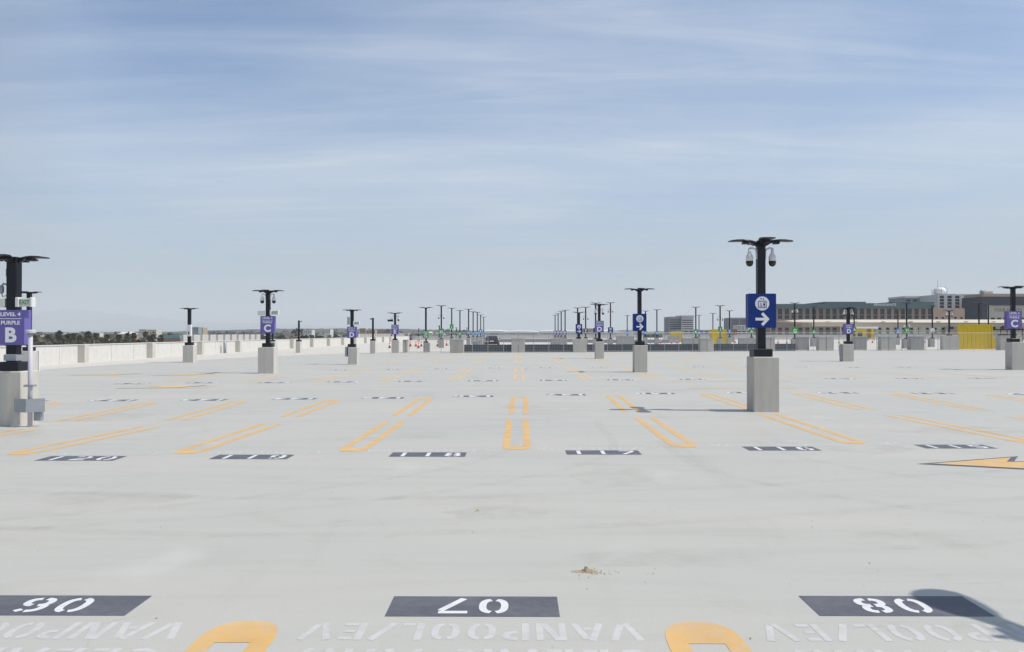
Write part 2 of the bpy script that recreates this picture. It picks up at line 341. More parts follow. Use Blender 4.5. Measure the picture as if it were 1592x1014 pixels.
row3 = [((85, 626.5), (-60, 657)), ((235.5, 626.3), (100.5, 655)), ((373.7, 624.2), (270, 653.6)), ((519, 621.7), (450, 648)), ((662.3, 619.3), (625, 646.3)),
        ((806.8, 616.8), (806, 643.3)), ((952, 614.4), (983, 640)), ((1094, 612), (1172, 636.4)), ((1239.4, 611.5), (1346, 637)), ((1387, 612), (1523, 637)), ((1534.7, 613.5), (1705, 639))]
row4 = [((255.5, 594), (348, 582)), ((379, 594), (436.4, 583.8)), ((490, 593.3), (528, 584.2)), ((594.5, 592), (621, 583)), ((703, 591), (719, 582.4)), ((806.8, 590.8), (806.8, 582)),
        ((915.7, 590.2), (900.6, 581.6)), ((1020.8, 589), (998, 580.8)), ((1130, 587.6), (1084, 579)), ((1243, 587.4), (1190, 579)), ((1353, 587.4), (1280, 579)), ((1462, 587.4), (1372, 579.4)), ((1568, 587.4), (1462, 580))]
row5 = [((577, 574.5), (535, 582.5)), ((653, 573.6), (628, 580)), ((731, 572.5), (718, 579.4)), ((806.8, 572), (806.8, 579)), ((885, 570.6), (897, 578)), ((965, 569.6), (990, 577)), ((1040, 569.2), (1080, 576.5)),
        ((1118, 568.8), (1172, 576))]
for k, rr in enumerate((row2, row3, row4, row5)):
    for a, b in rr: hairpin(G(*a), G(*b), far=k > 1)
for i in range(-3, 7):
    X = i * 2.59
    hairpin((X, 49.0), (X, 54.5), True); hairpin((X, 64.5), (X, 58.5), True); hairpin((X, 70.0), (X, 75.0), True) if i < 1 or i > 2 else None

def panel(c, num, flip, far=0, wd=1.1, dp=.40):
    hx, hy = wd / 2, dp / 2
    mb = MB(); mb.poly([(-hx, -hy), (hx, -hy), (hx, hy), (-hx, hy)], 0)
    o = flat(mb, 'stall_number_panel', M['slate'], deck); o.location = (c[0], c[1], .002); o.rotation_euler.z = R(180) if flip else 0
    s = stencil(num, .30 if far == 0 else .36 if far == 1 else .42, .20 if len(num) == 2 else .34, 1.0, .16 if far < 2 else .25)
    t = flat(s, 'stall_number', M['whitep'], o); t.location.z = .001
    return o
def wording(txt, c, h, wd, flip, m):
    s = stencil(txt, 1.0, .13, t=.165); x0 = min(v[0] for v in s.v); x1 = max(v[0] for v in s.v); k = wd / (x1 - x0)
    s.v = [(v[0] * k, v[1] * h, v[2]) for v in s.v]
    o = flat(s, 'stall_wording', m, deck); o.location = (c[0], c[1], .0008); o.rotation_euler.z = R(180) if flip else 0
for X, num in ((-3.03, '06'), (-.29, '07'), (2.445, '08')):
    panel((X, 5.46 + (.03 if num == '08' else 0)), num, True)
    wording('VANPOOL/EV', (X + .01, 5.0), .285, 2.03, True, M['ghost'])
    wording('CLEAN AIR/', (X + .01, 4.58), .285, 2.03, True, M['ghost'])
for x, y, num in ((125, 713.3, '120'), (392, 710.8, '119'), (666, 706.8, '118'), (937, 703.3, '117'), (1213, 697, '116'), (1481, 693.6, '115'), (1755, 691, '114')):
    c = G(x, y); panel(c, num, False, 1, 1.1, .44)
    wording('VANPOOL/EV', (c.x, c.y + .43), .26, 2.0, False, M['ghost2'])
for i, (x, y) in enumerate(((33, 624.5), (175, 623), (316.5, 622.2), (458, 620.3), (595.5, 618.9), (736, 616.2), (880, 613.9), (1018, 611.7), (1158, 610.2), (1300, 610.6), (1447, 611.4), (1592, 612.5))):
    panel(G(x, y), str(141 + i), True, 2, 1.12, .5)
for i, (x, y) in enumerate(((205, 597), (315, 595.5), (426, 595.2), (533, 594), (643, 593), (751, 592.3), (862.5, 591.4), (967, 590.6), (1079, 589.5), (1304, 588.8), (1414.5, 588.4), (1526, 588))):
    panel(G(x, y), str(176 - i), False, 2, 1.12, .5)
for i, (x, y) in enumerate(((530, 575.6), (611, 574.6), (687, 573.6), (769, 572.2), (848, 571.6), (928, 571), (1086, 570.6), (1165, 570.4), (1245, 570.6), (1325, 571), (1405, 571))):
    panel(G(x, y), str(201 + i), True, 2, 1.1, .45)
def arrow(pts, m_out, m_in, out=.06):
    P = [Vector(p) for p in pts]; c = sum(P, Vector((0, 0))) / len(P)
    n = len(P); area = sum(P[i].x * P[(i + 1) % n].y - P[(i + 1) % n].x * P[i].y for i in range(n)); sg = 1 if area > 0 else -1
    O = []
    for i in range(n):
        d0 = (P[i] - P[i - 1]).normalized(); d1 = (P[(i + 1) % n] - P[i]).normalized()
        n0 = Vector((d0.y, -d0.x)) * sg; n1 = Vector((d1.y, -d1.x)) * sg; b = (n0 + n1).normalized()
        O.append(P[i] + b * out / max(.3, b.dot(n0)))
    mb = MB(); mb.poly([tuple(p) for p in (O if sg > 0 else O[::-1])], .004); a = flat(mb, 'arrow_outline', m_out, deck)
    mb = MB(); mb.poly([tuple(p) for p in (P if sg > 0 else P[::-1])], .008); flat(mb, 'arrow_paint', m_in, a)
def arrow_left(x, y, L=3.6, hl=1.5, hw=.55, sw=.17, m='orange'):
    arrow([(x, y), (x + hl * 1.12, y - hw), (x + hl, y - sw), (x + L, y - sw), (x + L, y + sw), (x + hl, y + sw), (x + hl * 1.12, y + hw)], M['slate'], M[m])
arrow([(5.62, 11.42), (7.02, 10.87), (6.72, 11.24), (9.9, 11.24), (9.9, 11.58), (6.72, 11.58), (7.02, 11.99)], M['slate'], M['orange'], .075)
sl = MB(); sl.poly([(6.86, 11.36), (9.8, 11.33), (9.8, 11.375), (6.95, 11.39)], .010); flat(sl, 'arrow_slit', M['slate'], deck)
for (px, py, L) in ((183, 604.3, 2.2), (236, 584, 2.0), (106, 584, 2.2)):
    p = G(px, py); arrow([(p.x, p.y), (p.x + L * .8, p.y + .35), (p.x + L, p.y + 1.5), (p.x + L * .55, p.y + 1.1)], M['slate'], M['orange_far'], .05)
ln = MB()
for (xa, xb, y) in ((228, 335, 601.2), (222, 322, 604.0), (1041, 1230, 592.7), (1072, 1240, 604.2)):
    a = G(xa, y); b = G(xb, y); ln.add([(a.x, a.y, .004), (b.x, a.y, .004), (b.x, a.y + .13, .004), (a.x, a.y + .13, .004)], [(0, 1, 2, 3)])
flat(ln, 'aisle_line', M['orange_far'], deck)

def film(name, c, amt, sc_=4.0):
    m = bpy.data.materials.new(name); m.use_nodes = True; t = m.node_tree; b = t.nodes['Principled BSDF']; b.inputs['Base Color'].default_value = (*c, 1); b.inputs['Roughness'].default_value = .8
    tr = N(t, 'ShaderNodeBsdfTransparent'); mx = N(t, 'ShaderNodeMixShader'); tc = N(t, 'ShaderNodeTexCoord').outputs['Object']
    a = mth(t, 'MULTIPLY', ramp(t, noi(t, mapv(t, tc, (1, 1, 1)), sc_, 9, .75, .5), [(.40, 0.0), (.68, 1.0)]), amt)
    t.links.new(a, mx.inputs[0]); t.links.new(tr.outputs[0], mx.inputs[1]); t.links.new(b.outputs[0], mx.inputs[2]); t.links.new(mx.outputs[0], t.nodes['Material Output'].inputs[0]); return m
MT = film('tyre_film', (.14, .14, .14), .07); MS = film('stain_film', (.26, .22, .17), .10, 1.6); MC = film('crack_film', (.14, .13, .12), .5, 8)
def smooth_path(pts, n=14):
    o = []; P = [Vector(p) for p in pts]; P = [2 * P[0] - P[1]] + P + [2 * P[-1] - P[-2]]
    for i in range(1, len(P) - 2):
        for k in range(n):
            t = k / n; a, b, c, d = P[i - 1:i + 3]; o.append(.5 * ((2 * b) + (c - a) * t + (2 * a - 5 * b + 4 * c - d) * t * t + (3 * b - a - 3 * c + d) * t ** 3))
    return o + [P[-2]]
for i, (pts, wd_) in enumerate(([[(-9, 8.6), (-3, 7.4), (1.5, 7.9), (7, 9.6)], .19], [[(-9, 10.2), (-3, 9.0), (1.5, 9.5), (7, 11.1)], .19], [[(-7, 6.9), (-2, 8.6), (1.2, 12), (1.6, 17)], .17], [[(-8.6, 6.9), (-3.6, 8.6), (-.4, 12), (0, 17)], .17],
        [[(9, 7.4), (4.6, 8.2), (2.6, 10.6), (2.3, 14)], .18], [[(9, 9.0), (5.8, 9.6), (4.2, 11.6), (3.9, 14)], .18], [[(-20, 26.2), (-8, 25.6), (4, 26.0), (18, 25.4)], .3], [[(-20, 28.2), (-8, 27.4), (4, 27.8), (18, 27.4)], .3])):
    mb = MB(); stroke(mb, [(p.x, p.y) for p in smooth_path([(a, b) for a, b in pts])], wd_, .0004 + .0001 * i); flat(mb, 'tyre_mark', MT, deck)
rs = random.Random(12)
for i, (x, y, a, b) in enumerate(((-.2, 8.3, .5, .3), (.9, 6.6, .6, .22), (3.5, 7.2, .7, .3), (-4.4, 9.0, .8, .4), (2.9, 5.1, .8, .12), (1.2, 10.4, .6, .6), (-1.6, 14.6, .7, .4), (8.2, 15.2, 1.3, .8), (-9.2, 14.6, .9, .7), (-8.6, 17.6, .8, 1.0), (.0, 20.2, .6, .5), (5.4, 12.9, .7, .5), (-13.5, 20, 1.2, 1.4), (10.5, 12.0, 1.0, .4))):
    mb = MB(); mb.poly([(x + a * math.cos(2 * math.pi * k / 22) * (1 + rs.uniform(-.25, .25)), y + b * math.sin(2 * math.pi * k / 22) * (1 + rs.uniform(-.25, .25))) for k in range(22)], .0016 + .0001 * i); flat(mb, 'dirt_stain', MS, deck)
for pts in ([(-2.1, 10.42), (-1.5, 10.36), (-.9, 10.3), (-.2, 10.33), (.5, 10.38)],):
    q_ = smooth_path(pts, 10); mb = MB(); stroke(mb, [(p.x + rs.uniform(-.008, .008), p.y + rs.uniform(-.012, .012)) for p in q_], .016, .0035); flat(mb, 'hairline_crack', MC, deck)
# ---------------------------------------------------------------- little debris
def crumple(name, c, s, label, seed):
    rnd = random.Random(seed); n = 16; vs = []; fs = []
    for j in range(6):
        for i in range(n):
            a = 2 * math.pi * i / n; r = s * (j / 5) * (1 + .35 * math.sin(a * 2 + seed) + rnd.uniform(-.1, .1)) + .001
            vs.append((c[0] + r * math.cos(a) * 1.5, c[1] + r * math.sin(a) * .8, .001 + s * .34 * max(0, 1 - j / 5) ** .8 * (1 + rnd.uniform(-.5, .5)) * (1 + .6 * math.cos(a)) ))
    for j in range(5): fs += [(j * n + i, (j + 1) * n + i, (j + 1) * n + (i + 1) % n, j * n + (i + 1) % n) for i in range(n)]
    o = MB().add(vs, fs).build(name, M['lv']); tag(o, label, 'debris')
crumple('dirt_clump', G(908, 888), .052, 'small tan clump of dry dirt on the bare deck above the 07 panel', 2)
rs = random.Random(5); gm = MB()
for i in range(140):
    if i < 40: x, y = rs.gauss(.53, .07), rs.gauss(6.22, .05)
    else: y = rs.uniform(4.6, 16); x = rs.uniform(-.62, .62) * y
    k = rs.uniform(.002, .0055); gm.add([(x - k, y - k, .0035), (x + k, y - k, .0035), (x + k, y + k, .0035), (x - k, y + k, .0035), (x, y, .0035 + k * 1.3)], [(0, 1, 4), (1, 2, 4), (2, 3, 4), (3, 0, 4)])
tag(gm.build('grit', M['lv']), 'fine tan grit scattered over the near deck', 'grit', kind='stuff')
crumple('dirt_clump', G(742, 794), .022, 'tiny pale tan speck of dirt in the middle of the aisle', 5)

# ================================================================ LAMP POSTS
def head_mesh():
    secs = [(.05, -.09, .15, .05), (.13, -.06, .12, .055), (.22, -.025, .085, .075), (.30, -.005, .06, .135), (.42, .008, .052, .17), (.56, .006, .048, .175),
            (.67, -.002, .04, .155), (.73, -.008, .028, .10), (.755, -.01, .012, .04)]
    vs = []; fs = []
    for u, z, th, hw in secs:
        for k in range(12):
            a = 2 * math.pi * k / 12; c, s = math.cos(a), math.sin(a)
            vs.append((u, hw * math.copysign(abs(c) ** .6, c), z + th / 2 * math.copysign(abs(s) ** .6, s)))
    for i in range(len(secs) - 1): fs += [(i * 12 + k, i * 12 + (k + 1) % 12, (i + 1) * 12 + (k + 1) % 12, (i + 1) * 12 + k) for k in range(12)]
    fs += [tuple(range(11, -1, -1)), tuple((len(secs) - 1) * 12 + k for k in range(12))]
    mb = MB().add(vs, fs); mb.box(.30, .42, -.09, .09, -.075, -.02); return mb
_hm = {}
def head(parent, rz, s, z):
    if 'h' not in _hm:
        o = head_mesh().build('lamp_head', M['black'], parent); _hm['h'] = o.data
    else: o = link('lamp_head', _hm['h'], parent)
    o.location = (0, 0, z); o.rotation_euler.z = rz; o.scale = (s, s, s); return o
def dome_cam(parent, side, z, r=.155, s=1.0, dome_dark=True):
    """white bracket arm, white bell housing and black dome hanging at the side of the pole"""
    x = side * (r + .11) * s
    a = MB().tube([(side * .085, -.02, z - .12 * s), (side * .12, -.02, z + .02 * s), (x * .75, -.02, z + .055 * s), (x, -.02, z + .05 * s)], .022 * s, 8)
    a.box(min(side * .09, side * .11), max(side * .09, side * .11), -.06, .02, z - .2 * s, z + .02 * s)
    a.lathe([(.028 * s, .05 * s), (.035 * s, -.05 * s), (.06 * s, -.10 * s), (.082 * s, -.14 * s), (.084 * s, -.24 * s), (.05 * s, -.25 * s)], (x, -.02, z), 14)
    o = a.build('security_camera', M['white'], parent, True)
    d = MB().lathe([(.082 * s, 0), (.085 * s, -.05 * s), (.07 * s, -.10 * s), (.04 * s, -.128 * s), (.005, -.137 * s)], (x, -.02, z - .235 * s), 14)
    d.build('camera_dome', M['glassb'], o, True); return o
def sign_box(parent, name, w_, z0, z1, m, dep=.232):
    h = dep / 2; r = .02
    pr = MB(); n = []
    for cx_, cz_, a0 in ((w_ / 2 - r, z1 - r, 0), (-w_ / 2 + r, z1 - r, 90), (-w_ / 2 + r, z0 + r, 180), (w_ / 2 - r, z0 + r, 270)):
        for k in range(4): a = R(a0 + 30 * k); n.append((cx_ + r * math.cos(a), cz_ + r * math.sin(a)))
    L = len(n); pr.add([(x, -h, z) for x, z in n] + [(x, h, z) for x, z in n], [tuple(range(L)), tuple(range(2 * L - 1, L - 1, -1))] + [(i, (i + 1) % L, L + (i + 1) % L, L + i) for i in range(L)])
    return pr.build(name, m, parent)
def sign_purple(parent, letter, w_, z0, z1, small=False, m='purple', word='PURPLE', tint=None):
    s = sign_box(parent, 'sign_panel', w_, z0, z1, M[m]); h = z1 - z0; f = -.1175
    if not small:
        text('LEVEL 4', h * .15, (0, f, z1 - h * .13), M['signw'], s, bold=.025, sx=1.15)
        text(word, h * .15, (0, f, z1 - h * .37), M['signw'], s, bold=.025, sx=1.1)
        MB().box(-w_ * .40, w_ * .40, f - .001, f + .001, z1 - h * .25 - .006, z1 - h * .25 + .006).build('divider', M['signw'], s)
        text(letter, h * .56, (0, f, z0 + h * .265), M['signw'], s, bold=.04, sx=1.05)
    else: text(letter, h * .7, (0, f, z0 + h * .42), M['signw'], s, bold=.03)
    return s
def disc(mb, cx_, cz_, r, y, n=32):
    mb.add([(cx_ + r * math.cos(2 * math.pi * k / n), y, cz_ + r * math.sin(2 * math.pi * k / n)) for k in range(n)] + [(cx_ + r * math.cos(2 * math.pi * k / n), y + .003, cz_ + r * math.sin(2 * math.pi * k / n)) for k in range(n)],
           [tuple(range(n)), tuple(range(2 * n - 1, n - 1, -1))] + [(k, (k + 1) % n, n + (k + 1) % n, n + k) for k in range(n)])
def sign_lift(parent, w_, z0, z1, arrow_dir=1, big=False):
    s = sign_box(parent, 'sign_panel', w_, z0, z1, M['blue']); h = z1 - z0; f = -.1185
    cz_ = z1 - h * .29; r = h * .205
    d = MB(); disc(d, 0, cz_, r, f); dd = d.build('symbol_disc', M['signw'], s)
    q = MB(); y0, y1 = f - .003, f - .0005; t = r * .09; a = r * .60; b = r * .50; oz = cz_ - r * .13
    q.box(-a, a, y0, y1, oz + b - t, oz + b); q.box(-a, a, y0, y1, oz - b, oz - b + t)
    q.box(-a, -a + t, y0, y1, oz - b + t, oz + b - t); q.box(a - t, a, y0, y1, oz - b + t, oz + b - t)
    for sx_, up in ((-.17, 1), (.17, -1)):
        zc_ = cz_ + r * .66; x_ = sx_ * r
        q.add([(x_ - r * .12, y0, zc_), (x_ + r * .12, y0, zc_), (x_, y0, zc_ + up * r * .16)], [(0, 1, 2)]); q.box(x_ - r * .035, x_ + r * .035, y0, y1, min(zc_, zc_ - up * r * .13), max(zc_, zc_ - up * r * .13))
    # standing figure and seated wheelchair figure
    x_ = r * .27; q.box(x_ - r * .07, x_ + r * .07, y0, y1, oz - b + 2 * t, oz + r * .12); q.box(x_ - r * .13, x_ + r * .13, y0, y1, oz - r * .08, oz + r * .12)
    m2 = MB(); disc(m2, x_, oz + r * .23, r * .08, y0, 10); disc(m2, -r * .2, oz + r * .14, r * .065, y0, 10); q.v += []; q.add(m2.v, m2.f)
    for k in range(9):
        a0 = R(100 + k * 28); a1 = R(100 + (k + 1) * 28); rr = r * .15; cxx, czz = -r * .2, oz - r * .2
        q.add([(cxx + rr * math.cos(a0), y0, czz + rr * math.sin(a0)), (cxx + rr * math.cos(a1), y0, czz + rr * math.sin(a1)), (cxx + rr * .72 * math.cos(a1), y0, czz + rr * .72 * math.sin(a1)), (cxx + rr * .72 * math.cos(a0), y0, czz + rr * .72 * math.sin(a0))], [(0, 1, 2, 3)])
    q.box(-r * .23, -r * .17, y0, y1, oz - r * .14, oz + r * .08); q.box(-r * .17, -r * .02, y0, y1, oz - r * .14, oz - r * .08); q.box(-r * .06, -r * .01, y0, y1, oz - r * .34, oz - r * .14)
    if big: q.build('pictogram', M['blue'], dd)
    else: q.build('pictogram', M['blue'], dd)
    # arrow
    az_ = z0 + h * .255; A = h * .20; D = arrow_dir
    ar = MB(); mb = MB()
    stroke(mb, [(-A * 1.0 * D, 0), (A * .72 * D, 0)], A * .40); stroke(mb, [(-A * .04 * D, A * .86), (A * .76 * D, 0), (-A * .04 * D, -A * .86)], A * .42)
    ar.add([(v[0], f - .002 - .001 * (i > 3), az_ + v[1]) for i, v in enumerate(mb.v)], mb.f)
    ar.build('arrow', M['signw'], s); return s
def exit_box(parent, x0, x1, z0, z1, y=-.05, txt=True, name='exit_sign', dark=False):
    o = MB().cbox(x0, x1, y - .05, y + .05, z0, z1, .01).build(name, M['black' if dark else 'exitp'], parent)
    if txt:
        h = z1 - z0; text('EXIT', h * .80, ((x0 + x1) / 2, y - .053, (z0 + z1) / 2), M['exitg'], o, bold=.01, sx=.78)
        MB().cbox(x1, x1 + .05, y - .07, y + .07, z0 - .01, z1 + .02, .01).build('end_cap', M['white'], o)
        MB().cbox(x0 - .07, x0, y - .07, y + .07, z0 - .01, z1 + .02, .01).build('end_cap', M['white'], o)
    return o
def lamp(x, yt, ped, label, sign=None, cams=0, four=False, span=None, pole_w=.18, Z=None, pm='conc', rz=0, heads=True, group='lamp posts on the deck', pz=None, depth=.6, camdark=False):
    """ped = (x0, x1, ytop, ybase) of the front face of the concrete base in the photograph"""
    if ped:
        Yf = 2314 / (ped[3] - VY); x0, x1 = XA(ped[0], Yf), XA(ped[1], Yf); ph = (ped[3] - ped[2]) * Yf / F; pw = x1 - x0
    else:
        Yf = Z; pw = .62; ph = 1.1; x0 = XA(x, Z) - .31; x1 = x0 + pw
    Yc = Yf + depth / 2; top = ZA(yt, Yc); xc = XA(x, Yc)
    t = empty('lamp_post' if heads else 'camera_post', (xc, Yc, 0), label, 'lamp post' if heads else 'camera post', group if heads else 'headless camera posts', rz)
    MB().cbox(x0 - xc, x1 - xc, -depth / 2, depth / 2, 0, ph, .015).build('concrete_base', M[pm], t)
    far = Yf > 70
    if far: MB().tube([(0, 0, ph + .02), (0, 0, top - .02)], pole_w / 2 * 1.1, 8).build('pole', M['black'], t)
    else: MB().cbox(-pole_w / 2, pole_w / 2, -pole_w / 2, pole_w / 2, ph, top + .01, .012).build('pole', M['black'], t)
    MB().cbox(-.21, .21, -.21, .21, ph + .003, ph + (.18 if not far else .14), .012).build('base_cover', M['black'], t)
    if heads:
        s = (span or 1.5) / 1.51
        for k in range(4 if four else 2): head(t, math.pi * k if not four else math.pi / 2 * k, s, top)
    else:
        sg = four or 1
        MB().cbox(min(.06 * sg, .26 * sg), max(.06 * sg, .26 * sg), -.07, .07, top - .18, top - .04, .01).build('camera_housing', M['steel'], t)
    if cams:
        for sd_ in (-1, 1): dome_cam(t, sd_, top - cams, s=1.0 if not far else 1.15, r=.15)
    if sign:
        k, let, y0, y1, wp = sign; z1, z0 = ZA(y0, Yc), ZA(y1, Yc); w_ = wp * Yc / F
        if k == 'lift': sign_lift(t, w_, z0, z1, let or 1, Yf < 30)
        elif k == 'white':
            s_ = sign_box(t, 'sign_panel', w_, z0, z1, M['white']); f = -.118; c = (z0 + z1) / 2
            MB().box(-.02, .02, f, f + .002, c - .25, c - .05).box(-.06, .06, f, f + .002, c - .18, c - .12).build('marking', M['black'], s_)
        else: sign_purple(t, let, w_, z0, z1, small=(Yf > 85 or k == 'lblue'), m=k, word={'purple': 'PURPLE', 'green': 'GREEN', 'lblue': 'BLUE'}[k])
    return t, ph, top, Yc
# --- near posts
t, ph, top, Yc = lamp(1182, 375, (1171, 1211, 555, 640.5), 'nearest lamp post with four heads, white dome cameras and a large blue lift sign', ('lift', 1, 457, 510, 42.8), cams=.22, four=True, span=1.48)
tB, phB, topB, YcB = lamp(18, 400, (-20, 29.5, 578, 663), 'lamp post at the left edge with purple B sign and a lit-style exit box', ('purple', 'B', 482, 536.5, 43.5), four=True, span=1.35, pole_w=.2)
k = YcB / F
exit_box(tB, (31 - 18) * k, (48 - 18) * k, ZA(476.5, YcB), ZA(464, YcB), y=-.06)
exit_box(tB, (-20 - 18) * k, (8 - 18) * k, ZA(478, YcB), ZA(464, YcB), txt=False, name='side_box')
b_ = MB(); b_.tube([(-.1, -.02, ZA(443, YcB)), (-.2, -.02, ZA(441, YcB)), (-.24, -.02, ZA(446, YcB))], .02, 8).lathe([(.03, .03), (.05, 0), (.05, -.1), (.03, -.13)], (-.24, -.02, ZA(446, YcB)), 12)
cb = b_.build('security_camera', M['steel'], tB, True)
MB().tube([(-.24, -.03, ZA(452, YcB)), (-.2, -.04, ZA(461, YcB)), (-.13, -.04, ZA(460, YcB)), (-.1, -.03, ZA(452, YcB))], .008, 6).build('cable', M['black'], cb)
MB().cbox(-.13, -.098, -.06, .06, ZA(430, YcB), ZA(418, YcB), .005).build('junction_box', M['black'], tB)
MB().cbox(-.13, .13, -.125, .125, ZA(561, YcB), ZA(551, YcB), .01).build('collar', M['steel'], tB)
t42, _, _, Y42 = lamp(42, 454, (27, 44, 546, 577), 'lamp post mostly hidden behind the purple B sign at the left edge', four=True, span=1.2)
np_ = MB().box(-.46, -.22, -.34, -.31, .62, .86).build('notice_plate', M['white'], t42); mb = MB(); disc(mb, -.34, .75, .075, -.345, 16); mb.build('notice_mark', M['red'], np_)
lamp(293, 479.5, (282.5, 299, 537, 564), 'lamp post with narrow white sign in front of the left parapet', ('white', None, 505, 523, 6.2), span=1.15, four=True)
tC, phC, topC, YcC = lamp(416, 452, (400, 425, 540, 581), 'lamp post with purple C sign and dome cameras left of the middle', ('purple', 'C', 491.5, 518, 22), cams=.2, four=True, span=1.42, depth=.62)
k = YcC / F
exit_box(tC, (422 - 416) * k, (431.5 - 416) * k, ZA(489.5, YcC), ZA(483, YcC))
exit_box(tC, (400.5 - 416) * k, (411 - 416) * k, ZA(490.5, YcC), ZA(483, YcC), txt=False, name='side_box')
lamp(464, 498, (459, 466, 531, 549), 'headless black camera post between the C and D posts', heads=False, four=1, pole_w=.16)
tD, _, _, YcD = lamp(547, 482, (540.5, 555, 540, 567), 'lamp post with purple D sign left of the middle, boxes on its base', ('purple', 'D', 508, 525.5, 14.2), four=True, span=1.12)
k = YcD / F
MB().cbox((537 - 547) * k, (540.2 - 547) * k, -.2, .2, .45, 1.0, .01).build('electrical_box', M['steel'], tD)
exit_box(tD, (551 - 547) * k, (557.5 - 547) * k, ZA(505, YcD), ZA(500, YcD))
MB().cbox((540 - 547) * k, (543.5 - 547) * k, -.12, .0, ZA(505, YcD), ZA(493, YcD), .01).build('camera_housing', M['steel'], tD)
lamp(579.5, 494, (575, 583, 530, 550), 'headless black camera post left of the purple E post', heads=False, four=-1, pole_w=.16)
tE, _, _, YcE = lamp(614, 486.5, (608.5, 620, 529, 549), 'lamp post with purple E sign, dome cameras and a dark board on its left', ('purple', 'E', 505, 520, 11), cams=.32, span=1.4)
k = YcE / F
exit_box(tE, (602.5 - 614) * k, (611 - 614) * k, ZA(500, YcE), ZA(497, YcE), txt=False, name='side_board', dark=True)
lamp(994, 449.5, (986, 1006.5, 537, 579), 'lamp post with blue lift sign, middle-sized, left of the nearest post', ('lift', 1, 488, 515, 20.6), four=True, span=1.4)
lamp(931.5, 473.5, (925.5, 939, 531, 558), 'lamp post with purple D sign and dome cameras right of the middle', ('purple', 'D', 499, 517, 13.6), cams=.35, four=True, span=1.28)
t17, _, _, Y17 = lamp(1317, 478.5, (1309, 1326, 535, 562), 'lamp post with purple D sign and white dome cameras right of the blue sign', ('purple', 'D', 504, 519.5, 14.2), cams=.2, four=True, span=1.3)
MB().cbox(-.50, -.42, -.2, .2, .35, 1.0, .01).build('electrical_box', M['steel'], t17)
lamp(1571.5, 446.5, (1570, 1590, 532, 575), 'lamp post with purple C sign at the right edge', ('purple', 'C', 484, 511, 23), four=True, span=1.45, depth=.6)
lamp(900, 485.5, (891, 912, 527, 548), 'lamp post with small blue lift sign on a broad block behind the fence', ('lift', 1, 504, 519, 10), four=False, span=1.3, pole_w=.2)
lamp(1473, 483, (1463, 1488, 522, 544), 'lamp post with dome cameras and no sign left of the large yellow container', cams=.25, span=1.3)
# --- distant posts
def far(x, yt, label, sign=None, cams=0, zk=3.5, span=None, ped=None, **kw):
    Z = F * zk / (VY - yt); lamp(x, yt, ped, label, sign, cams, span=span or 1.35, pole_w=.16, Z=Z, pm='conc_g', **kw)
far(662, 478, 'tall lamp post with green G sign just behind the left end of the fence', ('green', 'G', 514.5, 525.5, 9), ped=(658, 668, 533, 548))
far(686, 475, 'tallest lamp post left of centre, green sign and small cameras', ('green', 'H', 511, 520, 8), cams=1.2, ped=(681, 690, 528, 541))
far(702.2, 479, 'lamp post with green sign set high, right of the tallest left post', ('green', 'J', 504.5, 511.5, 5.6), zk=3.6)
far(715, 482.5, 'lamp post with low green sign, last green one in the left row', ('green', 'K', 516.5, 522.5, 5.4))
for i, (x, yt, s0, s1) in enumerate(((728.5, 480.5, 514, 520), (735.5, 484.5, 517, 522), (742, 485.5, 515, 520.5), (747.2, 489.5, 512, 518), (752, 493, 518, 523))):
    far(x, yt, 'lamp post with light blue sign, %s from left in the left row' % ORD[i], ('lblue', 'LMNPQ'[i], s0, s1, 4.6))
for i, (x, yt) in enumerate(((863, 490), (867.7, 487.5), (872.5, 484.2), (878.5, 482.2))):
    far(x, yt, 'thin distant lamp post with dark blue sign, %s from left in its row' % ORD[i], ('lift', -1, 514, 521.5, 4.4))
far(898, 478.5, 'distant lamp post partly hidden behind the small blue lift sign post')
far(910.5, 477.5, 'distant lamp post with dark blue sign between the broad block and purple D', ('lift', -1, 511, 518.5, 6), cams=1.3)
far(926, 471, 'tall distant lamp post directly behind the purple D post right of the middle', ('lift', -1, 510, 518, 7))
far(949, 470.5, 'tall distant lamp post with dark blue sign right of the purple D post', ('lift', -1, 509, 518, 7.6), cams=1.0, ped=(945.5, 953, 527, 537.5))
for x, yt, nm, wd_ in ((975, 490.5, 'left of the middle-sized lift sign', 0), (1003.5, 483.5, 'hidden by the middle-sized lift sign', 0), (1021, 481.5, 'right of the middle-sized lift sign', 0)):
    far(x, yt, 'thin distant lamp post with light blue sign, ' + nm, ('lblue', 'R', 515, 520, 4.6))
far(1081.3, 477.5, 'distant lamp post with green sign in front of the white striped office', ('green', 'K', 512, 519.5, 5.4))
far(1086.3, 490.2, 'short distant lamp post with light blue sign beside the striped office', ('lblue', 'S', 514.5, 520, 4.2))
far(1107.8, 487.3, 'distant lamp post without sign left of the square yellow cabin')
far(1119, 475.2, 'tall distant lamp post with green sign and cameras before the square yellow cabin', ('green', 'J', 508, 515.5, 6), cams=1.5)
far(1133.5, 483, 'distant lamp post with light blue sign right of the square yellow cabin', ('lblue', 'T', 512, 518.5, 4.6))
far(1167.5, 480, 'distant lamp post whose green sign shows under the large blue sign', ('green', 'A', 511, 518.5, 7))
far(1234.5, 471.2, 'distant lamp post with green G sign and white cameras before the brown hotel', ('green', 'G', 508.5, 519.5, 10), cams=.85)
far(1264, 477, 'thin distant lamp post with green sign before the brown hotel, right of green G', ('green', 'H', 512.5, 519, 6))
far(1326.3, 478.5, 'distant lamp post with green sign just right of the purple D post', ('green', 'A', 508.5, 516, 5.4))
far(1348, 508, 'low distant post with light blue sign before the yellow awning', ('lblue', 'B', 512.5, 518.5, 4), zk=1.6)
far(1394, 482, 'thin distant lamp post with light blue sign before the hotel', ('lblue', 'C', 511, 518.5, 4.6))
